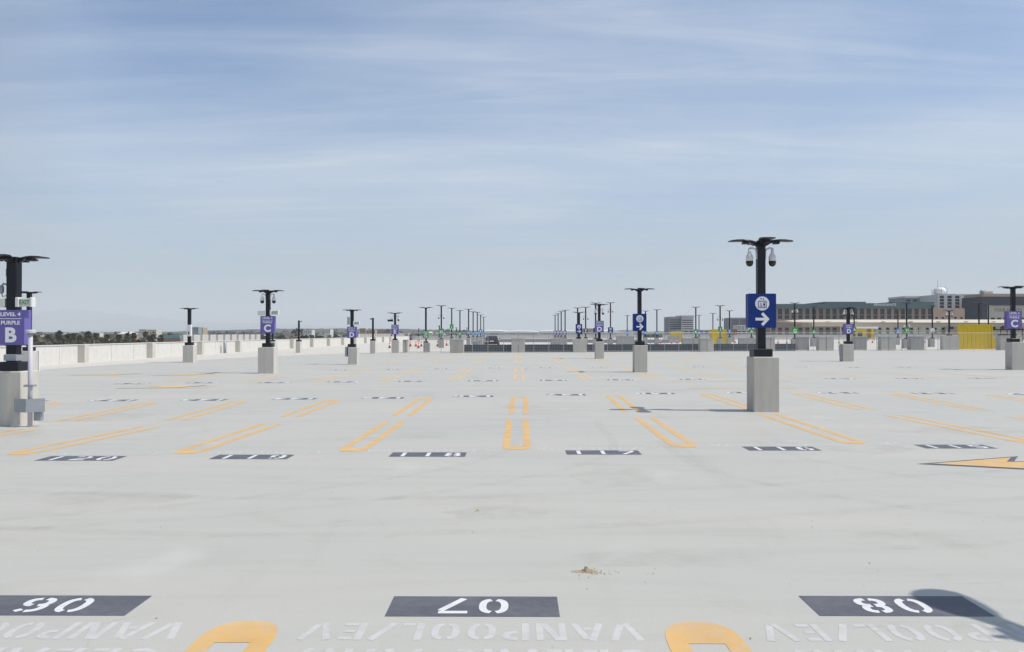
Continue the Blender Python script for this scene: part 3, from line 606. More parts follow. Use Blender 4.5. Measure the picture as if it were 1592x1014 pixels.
far(1407.5, 471, 'distant lamp post with green sign and dark camera cluster before the hotel', ('green', 'H', 508.5, 517.5, 8), cams=2.6)
far(1447, 475.5, 'distant lamp post with white sign at the right end of the hotel', ('white', None, 510.5, 516.5, 5.5))
far(1519, 471, 'distant lamp post rising behind the large yellow container')
far(1533.5, 475, 'headless dark post behind the right end of the large yellow container', heads=False)
for i, (x, yt, zk) in enumerate(((608.5, 512, 1.0), (650.8, 510.5, 1.0), (683, 506, 1.2), (709.5, 509, 1.2), (726, 509, 1.4))):
    lamp(x, yt, None, 'short dark camera post without heads along the left rows, %s from the left' % ORD[i], heads=False, four=(-1 if i in (2, 3, 4) else 1), Z=F * zk / (VY - yt), pole_w=.15)
lamp(423, 508, (418, 427, 531, 548), 'short dark camera post just behind the purple C sign left of the middle', heads=False, four=1, pole_w=.16)
# post just right of the frame: its heads shade the 08 panel
tN = empty('lamp_post', (5.655, 4.70, 0), 'lamp post just outside the right edge whose shadow falls on the 08 panel', 'lamp post', 'lamp posts on the deck', R(8))
MB().cbox(-.3, .3, -.3, .3, 0, 1.24, .015).build('concrete_base', M['conc'], tN)
MB().cbox(-.09, .09, -.09, .09, 1.24, 3.9, .012).build('pole', M['black'], tN)
MB().cbox(-.21, .21, -.21, .21, 1.243, 1.42, .012).build('base_cover', M['black'], tN)
for k in (1, 3): head(tN, math.pi / 2 * k, 1.13, 3.9)
for k in (-1, 1): dome_cam(tN, k, 3.68)

# --- white vent pipe with box beside the B post
Yp = 2314 / (663 - VY) - .10; kx = Yp / F
vp = empty('vent_pipe', (XA(44, Yp), Yp, 0), 'grey white upright pipe with flat cap and steel guard beside the purple B post', 'pipe')
MB().tube([(0, 0, 0), (0, 0, ZA(517, Yp))], .042, 16).build('pipe', M['pipe'], vp, True)
MB().lathe([(.044, 0), (.09, 0), (.09, .045), (.078, .06), (.01, .065)], (0, 0, ZA(518, Yp)), 18).build('cap', M['pipe'], vp)
MB().cbox(-.09, .09, -.07, .07, ZA(600, Yp) - .02, ZA(600, Yp) + .02, .004).build('clamp', M['steel'], vp)
jb = MB(); z0, z1 = ZA(641, Yp), ZA(620, Yp)
jb.prism([(-.29, -.03), (0.0, -.14), (.27, .02), (.25, .06), (0, -.095), (-.27, .01)], z0, z1).build('steel_guard', M['steel'], vp)
MB().cbox(-.02 + .07, .20, .02, .12, ZA(655, Yp), z0 - .003, .01).build('bracket', M['steel'], vp)
tag(MB().cbox(XA(55.3, 38.5), XA(57.8, 38.5), 38.5, 38.56, 0, ZA(545, 38.5), .006).build('marker_post', M['white']), 'thin white marker post standing right of the purple B post', 'post')

# ================================================================ PARAPETS
pw = empty('parapet_wall', (-26.4, 0, 0), 'pale precast concrete parapet running along the left edge of the deck', 'wall')
mb = MB(); y = 20.0
while y < 200: mb.cbox(-.22, 0, y + .02, y + 3.08, 0, 1.05, .01); y += 3.1
mb.box(-.20, -.03, 20, 200, 0, 1.03); mb.build('wall_panels', M['barrier'], pw)
MB().cbox(-.26, .04, 20, 200, 1.052, 1.10, .01).build('coping', M['barrier'], pw)
y = 31.3
while y < 180: MB().cbox(.003, .42, y, y + .5, 0, 1.09, .01).build('pillar', M['conc'], pw); y += 9.3
pc = MB().lathe([(.13, 0), (.13, 1.0), (.1, 1.02)], (XA(348.5, 74), 74, 0), 14).build('bollard', M['steel'], None, True)
tag(pc, 'grey blue round drum standing against the left parapet between two pillars', 'bollard')
for (Ya, Yb, nm) in ((112, 144.5, 'long white panelled parapet of the neighbouring structure seen above the left parapet'), (235, 328, 'distant white parapet stretch behind the purple E post')):
    p = empty('parapet_wall', (-45, Ya, 0), nm, 'wall', 'parapets of the neighbouring structure'); m_ = MB(); yy = 0
    while yy < Yb - Ya: m_.cbox(-.25, 0, yy + .03, yy + 3.0, -2.5, 1.55, .02); yy += 3.05
    m_.box(-.3, -.26, 0, Yb - Ya, -2.6, 1.5); m_.build('wall_panels', M['barrier'], p)
    f_ = MB(); yy = 3.0
    while yy < Yb - Ya: f_.box(.0, .3, yy - .08, yy + .08, -2.5, 1.56); yy += 3.05
    f_.build('fins', M['barrier'], p)
    MB().box(-12, -.31, 0, Yb - Ya, LOW, -2.6).build('storeys', M['conc_g'], p)
ew = MB().cbox(-26.2, 20, 329.0, 329.3, 0, 1.1, .01).build('back_parapet', M['barrier']); tag(ew, 'long low pale parapet closing the far left end of the deck', 'wall')

# ================================================================ FENCE ALONG THE BACK OF THE NEAR DECK
A = G(636, 549.3); B = G(1600, 544.2); dv = (B - A); FL = dv.length; fang = math.atan2(dv.y, dv.x)
fn = empty('chain_link_fence', (A.x, A.y, 0), 'temporary chain link fence crossing behind the near deck', 'fence', None, fang)
nP = 46
for i in range(nP + 1):
    x = FL * i / nP; MB().tube([(x, 0, .0), (x, 0, 1.83)], .024, 6).build('post', M['wire'], fn)
MB().tube([(0, 0, 1.8), (FL, 0, 1.8)], .02, 6).tube([(0, 0, .12), (FL, 0, .12)], .014, 6).build('rail', M['wire'], fn)
wm = MB(); r = .0035
i = 0
while i * .16 < FL: x = i * .16; wm.box(x - r, x + r, -.03, -.03 + 2 * r, .13, 1.79); i += 1
for j in range(12): z = .15 + j * .145; wm.box(0, FL, -.045, -.045 + 2 * r, z - r, z + r)
o = wm.build('wire_mesh', M['wire'], fn)
# dark slatted screen
i0 = (Vector((XA(721, 76.5), 0)).x - A.x); Ls = XA(1250, 84) - XA(721, 76)
ds = empty('slatted_screen', (XA(721, 76.3), 76.3 + .45, 0), 'low dark slate slatted screen behind the chain link fence', 'screen', None, fang)
s_ = MB()
for j in range(6): s_.box(0, Ls, 0, .03, .02 + j * .118, .02 + j * .118 + .108)
s_.build('slats', M['darkp'], ds); MB().box(0, Ls, .034, .06, 0.0, .72).build('backing', M['darkp'], ds)
def block(x0, x1, yt, yb, label, m='conc', dep=.9, seam=True, off=.35):
    Y = 2314 / (yb - VY) + off; t = empty('concrete_block', (XA((x0 + x1) / 2, Y), Y, 0), label, 'block', 'concrete blocks behind the fence')
    h = (x1 - x0) / 2 * Y / F; z = ZA(yt, Y)
    MB().cbox(-h, -.012 if seam else h, 0, dep, 0, z, .02).build('block_body', M[m], t)
    if seam: MB().cbox(.012, h, 0, dep, 0, z, .02).build('block_body', M[m], t)
    MB().box(-h - .02, h + .02, -.02, dep + .02, z + .002, z + .05).build('cap', M['conc_l'], t)
BL = [(626, 634, 529, 548.5, 'small concrete block right of the purple E post'), (699.5, 720.5, 529, 549, 'double concrete block at the left end of the dark screen'),
      (795, 816, 527, 548, 'double concrete block interrupting the dark screen straight ahead'), (1088, 1109, 527, 547, 'double concrete block in the dark screen left of the nearest post'),
      (1190, 1204, 525, 546, 'concrete block half hidden behind the nearest lamp pole'), (1272, 1295, 524.5, 545.3, 'double concrete block just left of the purple D base on the right'),
      (1368, 1391, 524, 545, 'double concrete block in the middle of the open fence on the right'), (1552, 1586, 522.5, 544.5, 'broad concrete block behind the purple C post at the right')]
for b in BL: block(*b)
BG = [(1061, 1083, 526.5, 537.5, 'plain grey block beyond the screen left of the double block'), (1149, 1176, 526, 538, 'plain grey block beyond the screen left of the nearest pole'),
      (1240, 1257, 524.5, 545, 'plain grey block at the right end of the dark screen'), (1328, 1346, 524, 544.6, 'plain grey block right of the purple D base on the right'),
      (1414, 1435, 523.5, 544.5, 'plain grey block with a dark smudge left of the sign-less post'), (1128, 1141, 521, 532, 'pale grey block beside the square yellow cabin'),
      (1039, 1057, 523, 533, 'distant pair of grey blocks below the small yellow cabin'), (959, 986, 523, 538, 'grey block left of the middle-sized blue lift sign base'),
      (856, 872, 527, 538, 'grey block left of the small blue lift sign post, beyond the screen'), (725, 731, 527, 539, 'narrow grey block left of the dark car'), (743, 750, 529, 540, 'narrow grey block beside the dark car')]
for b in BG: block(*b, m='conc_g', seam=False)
# low ramp walls seen over the screen
def lowwall(x0, x1, yt, yb, label, m, zt=0.0, base=0, name='ramp_wall'):
    Y = 2314 / (yb - VY); t = empty(name, (XA(x0, Y), Y, 0), label, 'wall', 'low ramp walls beyond the screen'); L = XA(x1, Y) - XA(x0, Y); z = ZA(yt, Y)
    m_ = MB(); x = 0
    while x < L: m_.cbox(x + .02, min(x + 3, L), 0, .2, base, z, .01); x += 3.02
    m_.box(0, L, .05, .18, base, z - .03); m_.build('wall_panels', M[m], t); MB().box(-.02, L + .02, -.04, .24, z + .003, z + .08).build('coping', M['conc_l'], t)
lowwall(776, 890, 527.5, 532.3, 'low dark ramp wall beyond the screen right of the dark car', 'bgrey')
lowwall(905, 1040, 528.5, 533.5, 'low dark ramp wall behind the purple D post right of the middle', 'bgrey')
lowwall(775, 1000, 520.5, 526.5, 'long pale ramp parapet below the white terminal roofs', 'conc_l')
lowwall(1030, 1560, 521.0, 528.0, 'long pale grey parapet across the far right of the deck', 'conc_l')
lowwall(640, 760, 522.5, 529.0, 'pale parapet behind the left row of green signs', 'conc_l')
lowwall(735, 760, 531, 538.5, 'short dark wall left of the dark car', 'bgrey')

# ---------------------------------------------------------------- yellow things
def container(x0, x1, yt, Y, label, dep=2.4, z0=0.0, cat='container', name='yellow_container'):
    t = empty(name, (XA(x0, Y), Y, 0), label, cat, 'yellow containers and cabins'); L = XA(x1, Y) - XA(x0, Y); z = ZA(yt, Y)
    MB().box(.04, L - .04, .06, dep - .04, z0 + .05, z - .05).build('body', M['yellow'], t)
    c = MB(); n = max(5, int(L / .42))
    for i in range(n):
        a = L * i / n; c.prism([(a, .055), (a + L / n * .12, .03), (a + L / n * .8, .03), (a + L / n * .92, .055)], z0 + .06, z - .06)
    c.build('corrugated_side', M['yellow'], t)
    f_ = MB(); f_.cbox(-.03, .05, -.04, .06, z0, z, .01).cbox(L - .05, L + .03, -.04, .06, z0, z, .01).box(.053, L - .053, -.03, .05, z - .1, z - .003).box(.053, L - .053, -.03, .05, z0, z0 + .1)
    f_.build('corner_frame', M['yellow'], t)
container(1488.5, 1539.5, 504.5, 92, 'large corrugated yellow container standing behind the fence on the right', .6)
container(1540.5, 1552, 525, 92.6, 'small yellow crate at the right end of the large yellow container', 1.0)
container(1107.5, 1128.5, 512, 125, 'square yellow cabin behind the fence left of the nearest lamp post')
container(1044, 1060, 515.5, 160, 'small yellow cabin at the foot of the striped office')
# yellow awning structure
Y = 185; aw = empty('awning', (XA(1329, Y), Y, 0), 'yellow kiosk with a white flat awning right of the purple D post', 'kiosk'); L = XA(1357, Y) - XA(1329, Y)
MB().box(0, L * .6, 0, 2.5, 0.6, ZA(511.5, Y)).box(L * .85, L, 0, 2.5, .6, ZA(511.5, Y)).build('walls', M['yellow'], aw)
MB().box(L * .1, L * .35, -.05, -.01, .9, 2.0).build('window', M['bglass'], aw)
MB().box(-.5, L + .7, -.6, 3, ZA(511, Y), ZA(508, Y)).build('roof', M['roofw'], aw)
cp = MB()
for x in (0, L * .6, L): cp.tube([(x, 0, 0), (x, 0, ZA(511.5, Y))], .07, 6)
cp.build('columns', M['steel'], aw)

# ---------------------------------------------------------------- cones
def cone_proto():
    t = bpy.data.objects.new('traffic_cone', None); col.objects.link(t)
    MB().cbox(-.19, .19, -.19, .19, 0, .04, .02).build('base', M['black'], t)
    MB().lathe([(.14, .041), (.095, .36), (.03, .74), (.02, .75)], (0, 0, 0), 14).build('cone_body', M['cone'], t, True)
    MB().lathe([(.106, .34), (.083, .48)], (0, 0, 0), 14).build('reflective_band', M['conew'], t, True)
    return t
cn = [(605.5, 541.5), (638, 538.8), (646.5, 539), (650.5, 541.5), (655, 539), (680, 538.8), (694.5, 537.5), (1027, 534), (1043.5, 534), (1051.8, 534), (1125, 533.8), (1133, 534), (1142, 533.5),
      (1164, 534), (1208.5, 534), (1222.2, 534), (1264, 533.6), (1303, 534), (1310.5, 533.6), (1354.5, 533.4), (1365.2, 533.4), (1435, 532.8), (1449.8, 532.8), (1589.5, 533)]
proto = cone_proto(); li = ri = 0
for i, (x, y) in enumerate(cn):
    if i == 0: c = proto
    else:
        c = proto.copy(); col.objects.link(c)
        for ch in proto.children: d = ch.copy(); col.objects.link(d); d.parent = c
    c.location = G(x, y); c.rotation_euler.z = i * .7
    if x < 800: lb = 'orange traffic cone beyond the left part of the fence, %s from the left' % ORD[li]; li += 1
    else: lb = 'orange traffic cone beyond the fence right of the middle, %s from the left' % ORD[ri]; ri += 1
    tag(c, lb, 'cone', 'orange cones beyond the fence')

# ---------------------------------------------------------------- dark car seen from behind
Y = 2314 / (538.5 - VY); cr = empty('parked_car', (XA(764.5, Y), Y, 0), 'dark parked car seen from behind just beyond the dark screen', 'car')
sec = [(-.0, .35, .55, .88), (.12, .28, .98, .93), (.6, .25, 1.02, .95), (3.6, .25, .98, .95), (4.3, .28, .85, .90), (4.55, .35, .6, .78)]
def loft(secs, m, name, parent, smooth=True):
    vs = []; fs = []; n = 12
    for y_, z0, z1, hw in secs:
        for k in range(n):
            a = 2 * math.pi * (k + .5) / n; c, s = math.cos(a), math.sin(a)
            vs.append((hw * math.copysign(abs(c) ** .45, c), y_, (z0 + z1) / 2 + (z1 - z0) / 2 * math.copysign(abs(s) ** .45, s)))
    for i in range(len(secs) - 1): fs += [(i * n + k, i * n + (k + 1) % n, (i + 1) * n + (k + 1) % n, (i + 1) * n + k) for k in range(n)]
    fs += [tuple(range(n)), tuple((len(secs) - 1) * n + k for k in reversed(range(n)))]
    return MB().add(vs, fs).build(name, m, parent, smooth)
loft(sec, M['car'], 'body', cr)
vs = [(x * s, y_, z) for (hw, y_, z) in ((.84, .12, .98), (.66, .75, 1.42), (.66, 2.2, 1.44), (.84, 3.3, .98)) for x, s in ((hw, -1), (hw, 1))]
MB().add(vs, [(0, 1, 3, 2), (2, 3, 5, 4), (4, 5, 7, 6), (0, 2, 4, 6), (1, 7, 5, 3)]).build('cabin', M['car'], cr)
MB().add([(-.70, .15, 1.03), (.70, .15, 1.03), (.58, .62, 1.36), (-.58, .62, 1.36)], [(0, 1, 2, 3)]).build('rear_window', M['cglass'], cr)
for s_ in (-1, 1):
    MB().cbox(s_ * .78 - .12, s_ * .78 + .12, -.03, .06, .72, .90, .01).build('tail_light', M['red'], cr)
    for y_ in (.8, 3.6):
        wv = MB().tube([(s_ * .72, y_, .33), (s_ * .96, y_, .33)], .33, 18).build('wheel', M['tyre'], cr); MB().tube([(s_ * .90, y_, .33), (s_ * .97, y_, .33)], .2, 12).build('rim', M['chrome'], wv)
    MB().cbox(s_ * 1.0 - .09, s_ * 1.0 + .09, 2.85, 2.95, .98, 1.12, .02).build('mirror', M['car'], cr)
MB().cbox(-.26, .26, -.045, -.02, .62, .76, .005).build('number_plate', M['white'], cr)
MB().cbox(-.88, .88, -.06, .1, .30, .52, .02).build('bumper', M['tyre'], cr)

# ================================================================ BUILDINGS
def facade(name, x0, x1, yt, Y, dep, label, wall, glass, rows, ncol, frac, cat='building', group=None, cap=None, slope=0):
    """rows: list of (photo y top, photo y bottom) of the window rows"""
    t = empty(name, (XA(x0, Y), Y, LOW), label, cat, group); L = XA(x1, Y) - XA(x0, Y); zt = ZA(yt, Y) - LOW; k = Y / F
    MB().box(0, L, .5, dep, 0, zt - .05).build('wall', M[wall], t)
    R_ = sorted([(ZA(b, Y) - LOW, ZA(a, Y) - LOW) for a, b in rows]); sk = MB(); z = 0.0
    for a, b in R_:
        sk.box(0, L, 0, .497, z, a); cw = L / ncol; g_ = cw * (1 - frac) / 2
        for i in range(ncol + 1):
            xa = max(0, i * cw - g_); xb = min(L, i * cw + g_); sk.box(xa, xb, .003, .497, a, b)
        z = b
    sk.box(0, L, 0, .497, z, zt); sk.build('facade', M[wall], t)
    n = 0
    for a, b in R_:
        for i in range(ncol):
            if n < 96: MB().box(i * cw + g_ * 1.02, (i + 1) * cw - g_ * 1.02, .35, .46, a + .01, b - .01).build('window', M[glass], t); n += 1
    if cap: MB().box(-.4, L + .4, -.4, dep + .2, zt + .003, zt + cap[0]).build('roof_band', M[cap[1]], t)
    return t, L, zt
# brown and teal hotel
t, L, zt = facade('hotel', 1196, 1449, 479.5, 330, 22, 'long brown hotel with a teal top band behind the white canopy', 'bbrown', 'bglass', [(480.2, 489.3), (490.2, 496), (509.5, 514), (515.5, 520)], 24, .62)
te = MB(); n = 12; 
for i in range(n):
    a, b = L * i / n, L * (i + 1) / n; hgt = 1.7 + (.55 if i in (4, 5, 6) else 0) + (.5 if i > 8 else 0) + (.3 if i > 3 else 0)
    te.box(a, b, -.6, 22, zt + .01, zt + hgt)
te.build('top_band', M['bteal'], t)
text('RENAISSANCE', 1.3, (XA(1373, 330) - XA(1196, 330), -.62, zt + 1.35), M['signw'], t, sx=1.05)
# striped offices
t, L, zt = facade('office_block', 1040, 1059, 492.5, 520, 18, 'grey side of the white striped office left of the yellow cabin', 'bgrey', 'bdark', [(497 + i * 3.4, 498.3 + i * 3.4) for i in range(5)], 1, .9)
t, L, zt = facade('office_block', 1059.2, 1078, 492.5, 519, 18, 'white striped office tower in the distance left of the nearest lamp post', 'bwhite', 'bdark', [(497.5 + i * 3.3, 498.8 + i * 3.3) for i in range(5)], 1, .9, cap=(.8, 'bwhite'))
facade('office_block', 1136, 1162, 494, 560, 20, 'dark blue grey office block left of the large blue sign', 'bgrey', 'bdark', [(497 + i * 3, 498.5 + i * 3) for i in range(6)], 2, .9)
facade('office_block', 1146, 1163, 505.5, 540, 12, 'low pale office wing in front of the dark office block', 'bwhite', 'bdark', [(508 + i * 3, 509.2 + i * 3) for i in range(3)], 3, .8)
facade('car_park', 1062, 1110, 513, 430, 20, 'low open car park building under the striped office', 'bwhite', 'bdark', [(514.5, 516), (517.5, 519)], 6, .8)
facade('car_park', 1145, 1182, 513.5, 420, 20, 'low open car park building right of the brick annex', 'bwhite', 'bdark', [(514.6, 516.2), (517.6, 519.2)], 5, .85)
facade('brick_annex', 1136, 1145.5, 512, 415, 12, 'small red brick annex beside the low car park', 'bbrick', 'bdark', [(516, 517)], 1, .3)
# white stepped tower
facade('office_tower', 1492, 1526, 457.5, 480, 22, 'white tower front with broad dark window columns behind the sign-less post', 'bwhite', 'bdark', [(459.5 + i * 5, 463.7 + i * 5) for i in range(9)], 2, .55)
facade('office_tower', 1456, 1491.8, 458, 478, 22, 'white tower wing with narrow dark window columns under the rooftop tank', 'bwhite', 'bdark', [(460 + i * 5, 464.2 + i * 5) for i in range(9)], 3, .58)
facade('office_tower', 1405, 1455.8, 463.5, 500, 22, 'lower pale grey wing stepping down left of the white tower', 'bgrey', 'bdark', [(466 + i * 4.4, 469.0 + i * 4.4) for i in range(9)], 5, .7, cap=(1.1, 'bwhite'))
Y = 485; tk = empty('rooftop_tank', (XA(1467, Y), Y + 6, ZA(458, Y)), 'round white tank with framework on the white tower roof', 'tank')
MB().lathe([(2.6, 0), (3.4, 1.0), (3.5, 2.6), (2.7, 3.7), (1.2, 4.2), (.1, 4.3)], (0, 0, .05), 18).build('tank_shell', M['roofw'], tk, True)
fr = MB()
for k in range(7): a = R(k * 51); fr.tube([(4 * math.cos(a), 4 * math.sin(a), 0), (4.2 * math.cos(a), 4.2 * math.sin(a), 3.4)], .16, 5)
for a_, b_ in ((-4.5, -1), (-3.5, 1), (4.2, 3)): fr.tube([(a_, 0, 0), (b_, 0, 5.2)], .13, 5)
fr.tube([(-1.2, 0, 4), (-1.2, 0, 8.8)], .1, 5).box(-2, 8, -3, 2, .0, .4); fr.build('framework', M['steel'], tk)
Y = 465; rp = empty('rooftop_plant', (XA(1531, Y), Y + 8, ZA(463, Y)), 'cluster of cream rooftop plant above the dark banded hotel', 'plant room')
MB().cbox(-2, 3.5, -2, 3, .0, 2.2, .2).cbox(2, 7, -2, 3, 2.25, 4.0, .2).cbox(4.5, 9.5, -2, 3, .05, 2.2, .2).build('plant_boxes', M['bcream'], rp)
MB().tube([(1.5, 0, 2.2), (1.5, 0, 4.6)], .5, 8).tube([(0, 0, 3.4), (4, 0, 4.4)], .25, 6).build('ducts', M['steel'], rp)
# hotel on the right with its name
t, L, zt = facade('hotel', 1526.5, 1640, 475, 450, 20, 'beige hotel with dark upper band and its name on the wall at the right edge', 'bcream', 'bdark', [(494, 500)], 12, .7)
MB().box(-1.2, L, -.8, 20, zt + .01, zt + 4.6).build('dark_band', M['bdark'], t)
MB().box(-1.2, 1.4, -.75, 20, 0, zt).build('dark_corner', M['bdark'], t)
MB().box(-.6, L, -.6, 19, zt + 4.61, zt + 6.2).build('parapet', M['btan'], t)
text('FOUR POINTS', 2.5, (XA(1564, 450) - XA(1526.5, 450), -.06, zt - 2.6), M['hotel_sign'], t, bold=.01, sx=.92)
facade('annex', 1449, 1497, 479.8, 400, 14, 'pink beige low building below the white tower', 'bpink', 'bdark', [(493, 496)], 5, .4)
facade('low_hall', 1360, 1470, 500, 318, 14, 'cream ground-floor hall under the right part of the canopy', 'bcream', 'bglass', [(509.5, 513.2), (515.6, 519)], 9, .42)
facade('low_hall', 1470.3, 1600, 503.5, 316, 14, 'plain tan hall behind the yellow container and the purple C post', 'btan', 'bdark', [(508, 512)], 10, .5)
# canopy
Y = 290; cpy = empty('canopy', (XA(1220, Y), Y, LOW), 'long flat white station canopy running in front of the hotel', 'canopy'); L = XA(1640, Y) - XA(1220, Y); k = Y / F
za, zb, zc_ = ZA(497, Y) - LOW, ZA(502.5, Y) - LOW, ZA(507.5, Y) - LOW
nn = [(0, zb + .8), (7, za), (L, za), (L, zb), (9, zb), (2.5, zb + .5)]
cm_ = MB(); n = len(nn); cm_.add([(x, 0 if z < za else 1.6, z) for x, z in nn] + [(x, 12, z) for x, z in nn], [tuple(range(n)), tuple(range(2 * n - 1, n - 1, -1))] + [(i, (i + 1) % n, n + (i + 1) % n, n + i) for i in range(n)])  # front sloped back to catch the sun; brightness put into the shape
cm_.build('roof', M['bcream'], cpy)
MB().box(9.5, L, .8, 11, zc_, zb - .003).build('soffit', M['bcream'], cpy)
cc = MB()
for i in range(10): x = 11 + i * 9.2; cc.tube([(x, 3, 0), (x, 3, zc_ - .01)], .3, 8)
cc.build('columns', M['bwhite'], cpy)
lt = MB()
for i in range(9): x = 14 + i * 9.5; lt.cbox(x, x + 1.4, -.25, -.01, zb + .3, zb + .75, .05)
lt.build('skylights', M['white'], cpy)
# service clutter to the right
Y = 150; gy = empty('plant_frame', (XA(1552, Y), Y, 0), 'dark equipment frame between the yellow container and the purple C sign', 'equipment')
q = MB()
for x in (0, 1.2, 2.6, 3.9): q.tube([(x, 0, 0), (x, 0, 2.3 + .4 * (x > 2))], .09, 6)
q.box(-1.8, 4.2, -.1, .1, 2.3, 2.5).box(-.4, 3.0, -.12, .15, 1.2, 1.6).box(.4, 2.2, -.2, .2, 2.55, 3.1); q.build('frame', M['black'], gy)
MB().cbox(.2, 1.0, -.3, .3, 0, 1.1, .03).cbox(2.8, 3.5, -.3, .3, 0, 1.5, .03).build('cabinets', M['steel'], gy)
# central white terminal roofs
def wave_roof(x0, x1, yt, yb, Y, label, gl):
    t = empty('terminal_building', (XA(x0, Y), Y, LOW), label, 'building', 'white terminal roofs beyond the deck'); L = XA(x1, Y) - XA(x0, Y); zt = ZA(yt, Y) - LOW; zb = ZA(yb, Y) - LOW
    pr = [(0, zb)] + [(L * u, zb + (zt - zb) * math.sin(math.pi * min(.93, u * .9 + .12)) ** .22) for u in [i / 14 for i in range(15)]] + [(L, zb)]
    n = len(pr); MB().add([(x, 0, zb - .2 + (z - zb) * .8) for x, z in pr] + [(x, 20, z) for x, z in pr], [tuple(range(n)), tuple(range(2 * n - 1, n - 1, -1))] + [(i, (i + 1) % n, n + (i + 1) % n, n + i) for i in range(n)]).build('roof', M['roofw'], t)  # front edge set lower than the back: tilt added so the roof looks sunlit
    MB().box(1, L - 1, 1, 19, 0, zb - .45).build('wall', M['bwhite'], t)
    for a, b in gl:
        MB().box(L * a, L * b, -.12, -.01, zb - 1.6, zb - .5).build('window', M['bgrey'], t)
wave_roof(752, 790, 513.2, 517, 560, 'low white curved terminal roof left of the straight ahead line', [(.25, .6)])
wave_roof(785, 838, 514, 517, 520, 'white terminal hall with a grey glazed strip straight ahead', [(.15, .3), (.42, .92)])
wave_roof(840, 905, 513.6, 516.5, 600, 'long white terminal roof left of the small blue lift sign', [(.1, .5)])
wave_roof(938, 962, 513.2, 517, 600, 'low white roof behind the dark blue sign right of purple D', [])
t = MB().cbox(XA(955, 610), XA(985, 610), 610, 625, LOW, ZA(512.5, 610), .2).build('flat_building', M['bwhite']); tag(t, 'small flat white building right of the purple D post on the horizon', 'building')
t = MB().cbox(XA(905, 600), XA(925, 600), 600, 615, LOW, ZA(510.5, 600), .2).build('flat_building', M['btan']); tag(t, 'small tan building left of the purple D sign on the horizon', 'building')
# left skyline buildings that stand out
for x0, x1, yt, Y, m, lb in ((290, 307, 508.5, 900, 'bgrey', 'grey flat building on the horizon just right of the narrow white sign'), (307.5, 314, 509.5, 910, 'btan', 'small tan block beside the grey flat building on the horizon'),
        (214, 226, 512, 950, 'bcream', 'cream block on the horizon above the palms'), (227, 241, 512.5, 900, 'bcream', 'second cream block on the horizon right of the palms'),
        (559, 568, 510.5, 800, 'btan', 'tan tower block on the horizon right of the purple D sign'), (569, 583, 513, 790, 'bpink', 'long pink tan apartment block behind the headless post'),
        (583, 600, 512.5, 800, 'btan', 'long tan apartment block left of the purple E sign'), (599.5, 607, 511.5, 780, 'bbrown', 'brown block directly left of the purple E sign'),
        (503, 513, 512.3, 850, 'bwhite', 'white block on the horizon left of the purple D post'), (471, 484, 513.2, 870, 'bwhite', 'pair of white roofs on the horizon right of the C and D gap post')):
    facade('distant_building', x0, x1, yt, Y, 14, lb, m, 'bdark', [(yt + 1.6, yt + 2.6), (yt + 4, yt + 5)], 4, .6, group='buildings on the left skyline')
# turquoise hall behind left parapet
Y = 520; tq = empty('market_hall', (XA(250, Y), Y, LOW), 'low turquoise roofed hall with a dark band behind the left parapet', 'building'); L = XA(278, Y) - XA(250, Y)
MB().box(0, L, 0, 12, 0, ZA(530, Y) - LOW).build('wall', M['turq'], tq); MB().box(-.3, L + .3, -.3, 12, ZA(529.8, Y) - LOW, ZA(526, Y) - LOW).build('dark_band', M['bbrick'], tq)
MB().box(.5, L, 0, 12, ZA(525.8, Y) - LOW, ZA(521.5, Y) - LOW).build('roof', M['turq'], tq)
# small houses of the far city
def house_at(i, px, Y, yt, m, rm):
    wd = random.uniform(9, 22); h = ZA(yt, Y) - LOW; t = empty('house', (XA(px, Y), Y, LOW), 'tiny pale house in the hazy city beyond the left parapet', 'house', 'houses of the hazy city on the left')
    MB().box(-wd / 2, wd / 2, 0, 12, 0, h).build('wall', M[m], t)
    if i % 2: MB().add([(-wd / 2 - .5, -.5, h), (wd / 2 + .5, -.5, h), (wd / 2 + .5, 12.5, h), (-wd / 2 - .5, 12.5, h), (-wd / 3, 6, h + 2.6), (wd / 3, 6, h + 2.6)], [(0, 1, 5, 4), (1, 2, 5), (2, 3, 4, 5), (3, 0, 4), (0, 3, 2, 1)]).build('roof', M[rm], t)
    else: MB().box(-wd / 2 - .3, wd / 2 + .3, -.3, 12.3, h + .01, h + .7).build('roof', M[rm], t)
for i in range(60):
    px = random.uniform(45, 700); Y = random.uniform(800, 1900); d = 14.8 * F / Y; yt = VY + random.uniform(-.5, min(9, d * .6))
    if px < 250 or px > 410: house_at(i, px, Y, yt, random.choice(['bwhite', 'bcream', 'bwhite', 'btan', 'bpink']), random.choice(['roofw', 'bgrey', 'btan', 'bbrown', 'bwhite']))

